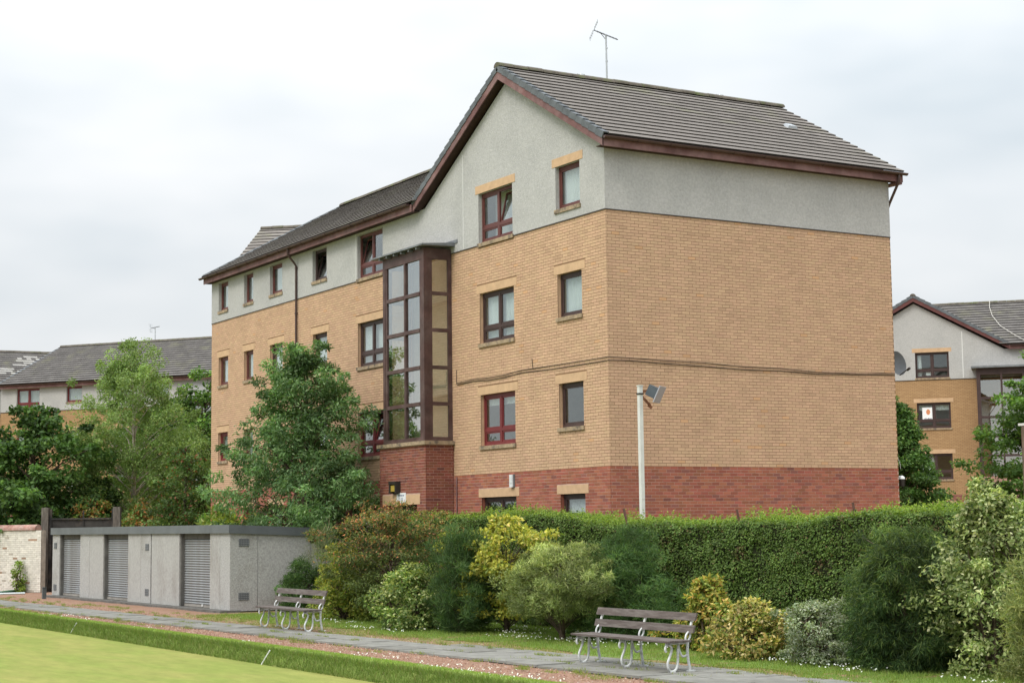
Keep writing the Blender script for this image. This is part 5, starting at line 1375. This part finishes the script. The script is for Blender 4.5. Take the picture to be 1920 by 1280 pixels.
# ---- shrubs along the hedge
plant('dark_shrub', 'rounded dark green shrub against the garage side behind the far bench', 'shrub', (-3.75, 9.1, 0), 1.42, .50, .50, .0, DOME, 110, 140, .20, .10, .014, [((.03, .06, .018), 4), ((.05, .095, .025), 3), ((.085, .13, .04), 1.5)], 61, stems=5, up=.2, outw=.8, droop=-.4)
plant('tall_grass', 'thin tall grass stems rising above the rounded dark shrub by the garage', 'grass tuft', (-3.45, 8.6, 0), 2.05, .28, .34, 1.2, COLUMN, 40, 9, .2, .42, .012, [((.10, .12, .06), 3), ((.14, .14, .08), 2)], 62, stems=6, up=0, outw=.1, droop=-2.2, limb=False)
YGS = [((.17, .20, .04), 4), ((.11, .15, .03), 3), ((.26, .25, .055), 2)]
plant('yellow_green_shrub', 'loose yellow green shrub directly right of the far bench', 'shrub', (-4.5, 5.0, 0), 1.72, .75, 1.0, .05, [(0, .8), (.2, 1), (.5, .9), (.75, .55), (1, .15)], 150, 85, .22, .085, .045, YGS, 63, stems=6, bright=1.45, wob=.55, top_palette=[((.30, .27, .055), 3), ((.22, .23, .05), 3)])
plant('red_leaf_maple', 'spreading maple with red brown tips standing left of the hedge', 'shrub', (-4.0, 3.4, 0), 2.66, 1.35, 1.65, .35, [(0, .55), (.2, .8), (.5, 1), (.75, .95), (.92, .6), (1, .2)], 260, 120, .30, .075, .030, [((.07, .095, .028), 4), ((.10, .12, .035), 3), ((.045, .06, .02), 3)], 64, trunk=.07, leader=False, droop=.5, flat=.42, top_palette=[((.27, .135, .065), 3), ((.20, .16, .055), 3), ((.34, .13, .06), 2), ((.13, .14, .04), 1.5)], tone=.25, bright=1.45, wob=.45)
plant('variegated_shrub', 'pale edged bright green shrub below the red brown maple', 'shrub', (-4.95, .35, 0), 1.32, .66, 1.15, .0, DOME, 170, 90, .22, .085, .045, [((.10, .16, .04), 4), ((.19, .23, .07), 3), ((.40, .42, .20), 1.3), ((.07, .11, .03), 2)], 65, stems=5, bright=1.4, wob=.5, top_palette=[((.24, .27, .07), 3), ((.42, .43, .2), 1.5), ((.13, .19, .05), 3)])
plant('broom_shrub', 'dark feathery upright shrub left of the yellow maple', 'shrub', (-4.8, -1.45, 0), 2.05, .55, .85, .0, [(0, .8), (.3, 1), (.6, .9), (.85, .75), (1, .3)], 150, 150, .22, .19, .011, [((.028, .055, .018), 4), ((.045, .08, .026), 3), ((.075, .115, .04), 1.5)], 66, stems=7, up=0, outw=.5, droop=-1.3)
plant('golden_maple', 'golden yellow maple in the middle of the bed before the hedge', 'shrub', (-4.1, -2.1, 0), 2.27, 1.0, 1.75, .40, [(0, .5), (.25, .85), (.5, 1), (.75, .95), (.92, .6), (1, .2)], 170, 90, .23, .10, .060, [((.30, .28, .05), 4), ((.21, .23, .045), 3), ((.13, .17, .035), 2)], 67, bright=1.4, trunk=.05, leader=False, droop=.5, flat=.45, top_palette=[((.43, .40, .075), 4), ((.47, .37, .13), 1), ((.31, .32, .06), 2.5)], tone=.2, wob=.5)
plant('pine_shrub', 'olive green mounded shrub with bare trunks beside the golden maple', 'shrub', (-4.6, -5.05, 0), 1.70, .85, 1.35, .50, [(0, .6), (.2, .95), (.5, 1), (.75, .8), (.92, .5), (1, .15)], 260, 170, .20, .10, .013, [((.10, .125, .045), 4), ((.14, .16, .06), 3), ((.07, .09, .032), 3)], 68, trunk=.055, leader=False, up=.2, outw=.6, droop=-.5, top_palette=[((.20, .215, .085), 3), ((.15, .175, .06), 3)], tone=.30, bright=2.1, wob=.5)
plant('dark_conifer_shrub', 'dark green feathery shrub behind the back of the near bench', 'shrub', (-3.75, -6.0, 0), 1.95, .75, 1.15, .1, DOME, 220, 160, .24, .15, .011, [((.035, .07, .022), 4), ((.055, .10, .03), 3), ((.085, .13, .04), 1.5)], 69, stems=6, up=.1, outw=.5, droop=-.3, tone=.3)
YO = [((.30, .27, .06), 3), ((.40, .27, .08), 1.5), ((.15, .19, .04), 4), ((.09, .14, .03), 2)]
plant('golden_shrub', 'yellow green shrub with orange tips at the right end of the near bench', 'shrub', (-4.15, -9.05, 0), 1.18, .42, .62, .0, [(0, .9), (.3, 1), (.55, .75), (.8, .45), (1, .12)], 75, 80, .18, .10, .045, YO, 70, stems=5, bright=1.4, wob=.5, top_palette=[((.36, .31, .08), 3), ((.45, .25, .09), 1), ((.22, .26, .06), 2)])
plant('golden_shrub', 'cream and yellow flowering shrub between green shrub and silver bush', 'shrub', (-4.7, -10.95, 0), .88, .45, .66, .0, [(0, .95), (.3, 1), (.6, .8), (.85, .35), (1, .12)], 80, 80, .17, .085, .045, [((.38, .30, .10), 3), ((.50, .40, .19), 2.5), ((.16, .19, .045), 3), ((.09, .13, .03), 1.5)], 71, stems=5, bright=1.2, wob=.5, top_palette=[((.56, .49, .22), 3), ((.44, .41, .13), 3), ((.22, .26, .06), 2)])
plant('silver_shrub', 'low silvery grey leaved bush left of the dark drooping conifer', 'bush', (-4.5, -12.4, 0), .92, .5, .72, .0, DOME, 95, 110, .16, .060, .028, [((.24, .28, .18), 3), ((.36, .39, .29), 3), ((.13, .17, .085), 3)], 72, stems=6, tone=.25, bright=1.15, wob=.5)
plant('drooping_conifer', 'dark drooping conifer between silver bush and big variegated bush', 'conifer', (-4.3, -14.1, 0), 1.98, .7, .95, .05, [(0, .7), (.2, .85), (.5, 1), (.75, .85), (.92, .5), (1, .15)], 330, 190, .20, .13, .010, [((.022, .042, .015), 4), ((.036, .066, .02), 3), ((.075, .105, .03), 1.5)], 73, stems=5, up=.2, outw=.4, droop=.9, tone=.3, top_palette=[((.07, .105, .028), 3), ((.10, .13, .035), 2)])
VAR = [((.19, .235, .085), 4), ((.30, .335, .15), 3.2), ((.47, .48, .27), 1.3), ((.09, .13, .04), 2.8)]
plant('variegated_bush', 'tall cream and green variegated bush near the right edge', 'bush', (-3.95, -15.55, 0), 2.62, .82, 1.15, .05, [(0, .8), (.2, 1), (.45, .95), (.65, .72), (.85, .36), (1, .08)], 260, 90, .22, .075, .040, VAR, 74, stems=6, tone=.28, wob=.55, bright=1.3, inner=.15)
plant('olive_conifer', 'olive green feathery conifer cut off by the right edge', 'conifer', (-5.35, -18.1, 0), 1.75, .60, .75, .0, DOME, 170, 140, .22, .13, .012, [((.11, .13, .04), 4), ((.17, .18, .065), 3), ((.07, .095, .03), 2)], 75, stems=5, up=.2, outw=.6, droop=-.2, tone=.25)

# ---- grass, daisies, weeds, stones
def blades(rng, x, y, z, h, w_, tint, lean=.5):
    n = len(x); a = rng.uniform(0, 6.283, n); hh = h * rng.uniform(.5, 1.3, n)
    d = np.stack([np.cos(a), np.sin(a)], 1); l = np.abs(rng.normal(0, lean, n)) * hh
    b = rng.uniform(0, 6.283, n)
    p = np.stack([x, y, z], 1); s = np.stack([-np.sin(b), np.cos(b), 0 * a], 1) * (w_ / 2)
    tip = p + np.stack([np.cos(a) * l, np.sin(a) * l, hh], 1)
    V = np.stack([p - s, p + s, tip], 1).reshape(-1, 3)
    return V, np.arange(3 * n).reshape(n, 3), tint
rng = np.random.default_rng(80)
G_GR = [((.20, .29, .055), 4), ((.26, .34, .08), 3), ((.15, .23, .042), 3), ((.32, .30, .11), .5)]
# bank: top and hanging face; long face blades tinted darker, partly as painted shade
n = 90000
y = rng.uniform(-14, 34, n); k = rng.random(n)
x = np.where(k < .5, rng.uniform(-10.76, -10.5, n), rng.uniform(-10.5, -9.5, n) + .06 * np.sin(y * .8 + 1))
z = np.interp(np.where(x < -10.5, x + .055, x), [q[0] for q in prof], [q[1] for q in prof])
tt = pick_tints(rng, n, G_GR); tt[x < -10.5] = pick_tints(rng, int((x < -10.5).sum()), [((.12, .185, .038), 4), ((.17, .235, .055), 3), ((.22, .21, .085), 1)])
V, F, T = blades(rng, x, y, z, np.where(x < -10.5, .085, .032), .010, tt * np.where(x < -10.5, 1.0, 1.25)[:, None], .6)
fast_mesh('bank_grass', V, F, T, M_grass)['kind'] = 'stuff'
# lawn and the dry fringe beside the path
n = 120000
y = rng.uniform(-22, 9.5, n); e = PX(y) + PW
x = e + rng.uniform(0, 1, n) ** .8 * (-1.5 - e)
pth = .10 + .90 * np.clip((x - e - .70 - .25 * np.sin(y * 1.1) - .12 * np.sin(y * 3.7)) / .5, 0, 1)
k = rng.random(n) < pth; x, y = x[k], y[k]; n = len(x)
fr_ = np.clip((x - PX(y) - PW) / 1.2, 0, 1)
tt = pick_tints(rng, n, G_GR); dry = rng.random(n) > fr_ * .8 + .22; tt[dry] = pick_tints(rng, int(dry.sum()), [((.36, .28, .13), 3), ((.30, .28, .10), 3), ((.22, .26, .07), 2)])
V, F, T = blades(rng, x, y, np.full(n, .0), .065, .009, tt, .6)
fast_mesh('lawn_grass', V, F, T, M_grass)['kind'] = 'stuff'
# weeds in the gravel and between the slabs
cy = rng.uniform(-20, 26, 260); cx = PX(cy) + rng.choice([.0, .645, 1.28, 1.5, 1.8, 2.2, -.25, -.5], 260) + rng.normal(0, .05, 260)
ci = np.repeat(np.arange(260), 60); sp = rng.uniform(.03, .14, 260)
x = cx[ci] + rng.normal(0, 1, len(ci)) * sp[ci] * .6; y = cy[ci] + rng.normal(0, 1, len(ci)) * sp[ci] * 1.6
V, F, T = blades(rng, x, y, np.full(len(x), .025), .055, .010, pick_tints(rng, len(x), [((.22, .28, .06), 3), ((.30, .29, .11), 2), ((.16, .22, .045), 2)]), .9)
fast_mesh('path_weeds', V, F, T, M_grass)['kind'] = 'stuff'
# loose red chips
n = 16000
y = rng.uniform(-16, 26, n); x = np.where(rng.random(n) < .6, rng.uniform(-9.55, PX(y)), PX(y) + PW + rng.beta(1, 2.5, n) * 1.2)
r_ = rng.uniform(.008, .022, (n, 1)); c = np.stack([x, y, np.full(n, .006)], 1)
base = np.array([[1, 0, 0], [-.5, .87, 0], [-.5, -.87, 0], [0, 0, .9]])
a = rng.uniform(0, 6.28, n); ca, sa = np.cos(a)[:, None], np.sin(a)[:, None]
bx = base[None, :, 0] * ca - base[None, :, 1] * sa; by = base[None, :, 0] * sa + base[None, :, 1] * ca
V = np.stack([bx, by, np.broadcast_to(base[None, :, 2], bx.shape)], 2) * r_[:, None] * rng.uniform(.7, 1.3, (n, 4, 1)) + c[:, None]
F = (np.arange(n)[:, None, None] * 4 + np.array([[0, 1, 3], [1, 2, 3], [2, 0, 3]])[None]).reshape(-1, 3)
T = np.repeat(pick_tints(rng, n, [((.31, .19, .14), 4), ((.23, .13, .09), 3), ((.40, .30, .24), 1.5)]), 3, 0)
fast_mesh('gravel_chips', V.reshape(-1, 3), F, T, mat('stone_chip', (.4, .2, .15), .9, .15, attr=True))['kind'] = 'stuff'
# daisies: small white heads on the lawn and the bank edge
pts = []
for x0, x1, y0, y1, m_ in ((-5.3, -2.9, -8.5, 1.5, 900), (-6.2, -5.2, -4, 6, 160), (-9.9, -9.4, -12, 18, 420), (-5.4, -4.8, -17, -11.5, 260)):
    nc = m_ // 30
    for _ in range(nc):
        u, v = rng.uniform(x0, x1), rng.uniform(y0, y1)
        pts += [(u + rng.normal(0, .18), v + rng.normal(0, .35)) for _ in range(14)]
pts = np.array(pts); n = len(pts)
z = np.where(pts[:, 0] < -9, .06, .075)
k8 = np.arange(6) * math.pi / 3
nrm_tilt = rng.normal(0, .35, (n, 2)) + np.array([[-.25, -.35]])
hx = np.cos(k8)[None] * .0125; hy = np.sin(k8)[None] * .0125
hz = -(hx * nrm_tilt[:, :1] + hy * nrm_tilt[:, 1:])
V = np.stack([pts[:, :1] + hx, pts[:, 1:] + hy, z[:, None] + hz], 2).reshape(-1, 3)
F = np.arange(n * 6).reshape(n, 6)
fast_mesh('daisies', V, F, pick_tints(rng, n, [((.78, .78, .74), 1)], .08), M_leaf)['kind'] = 'stuff'
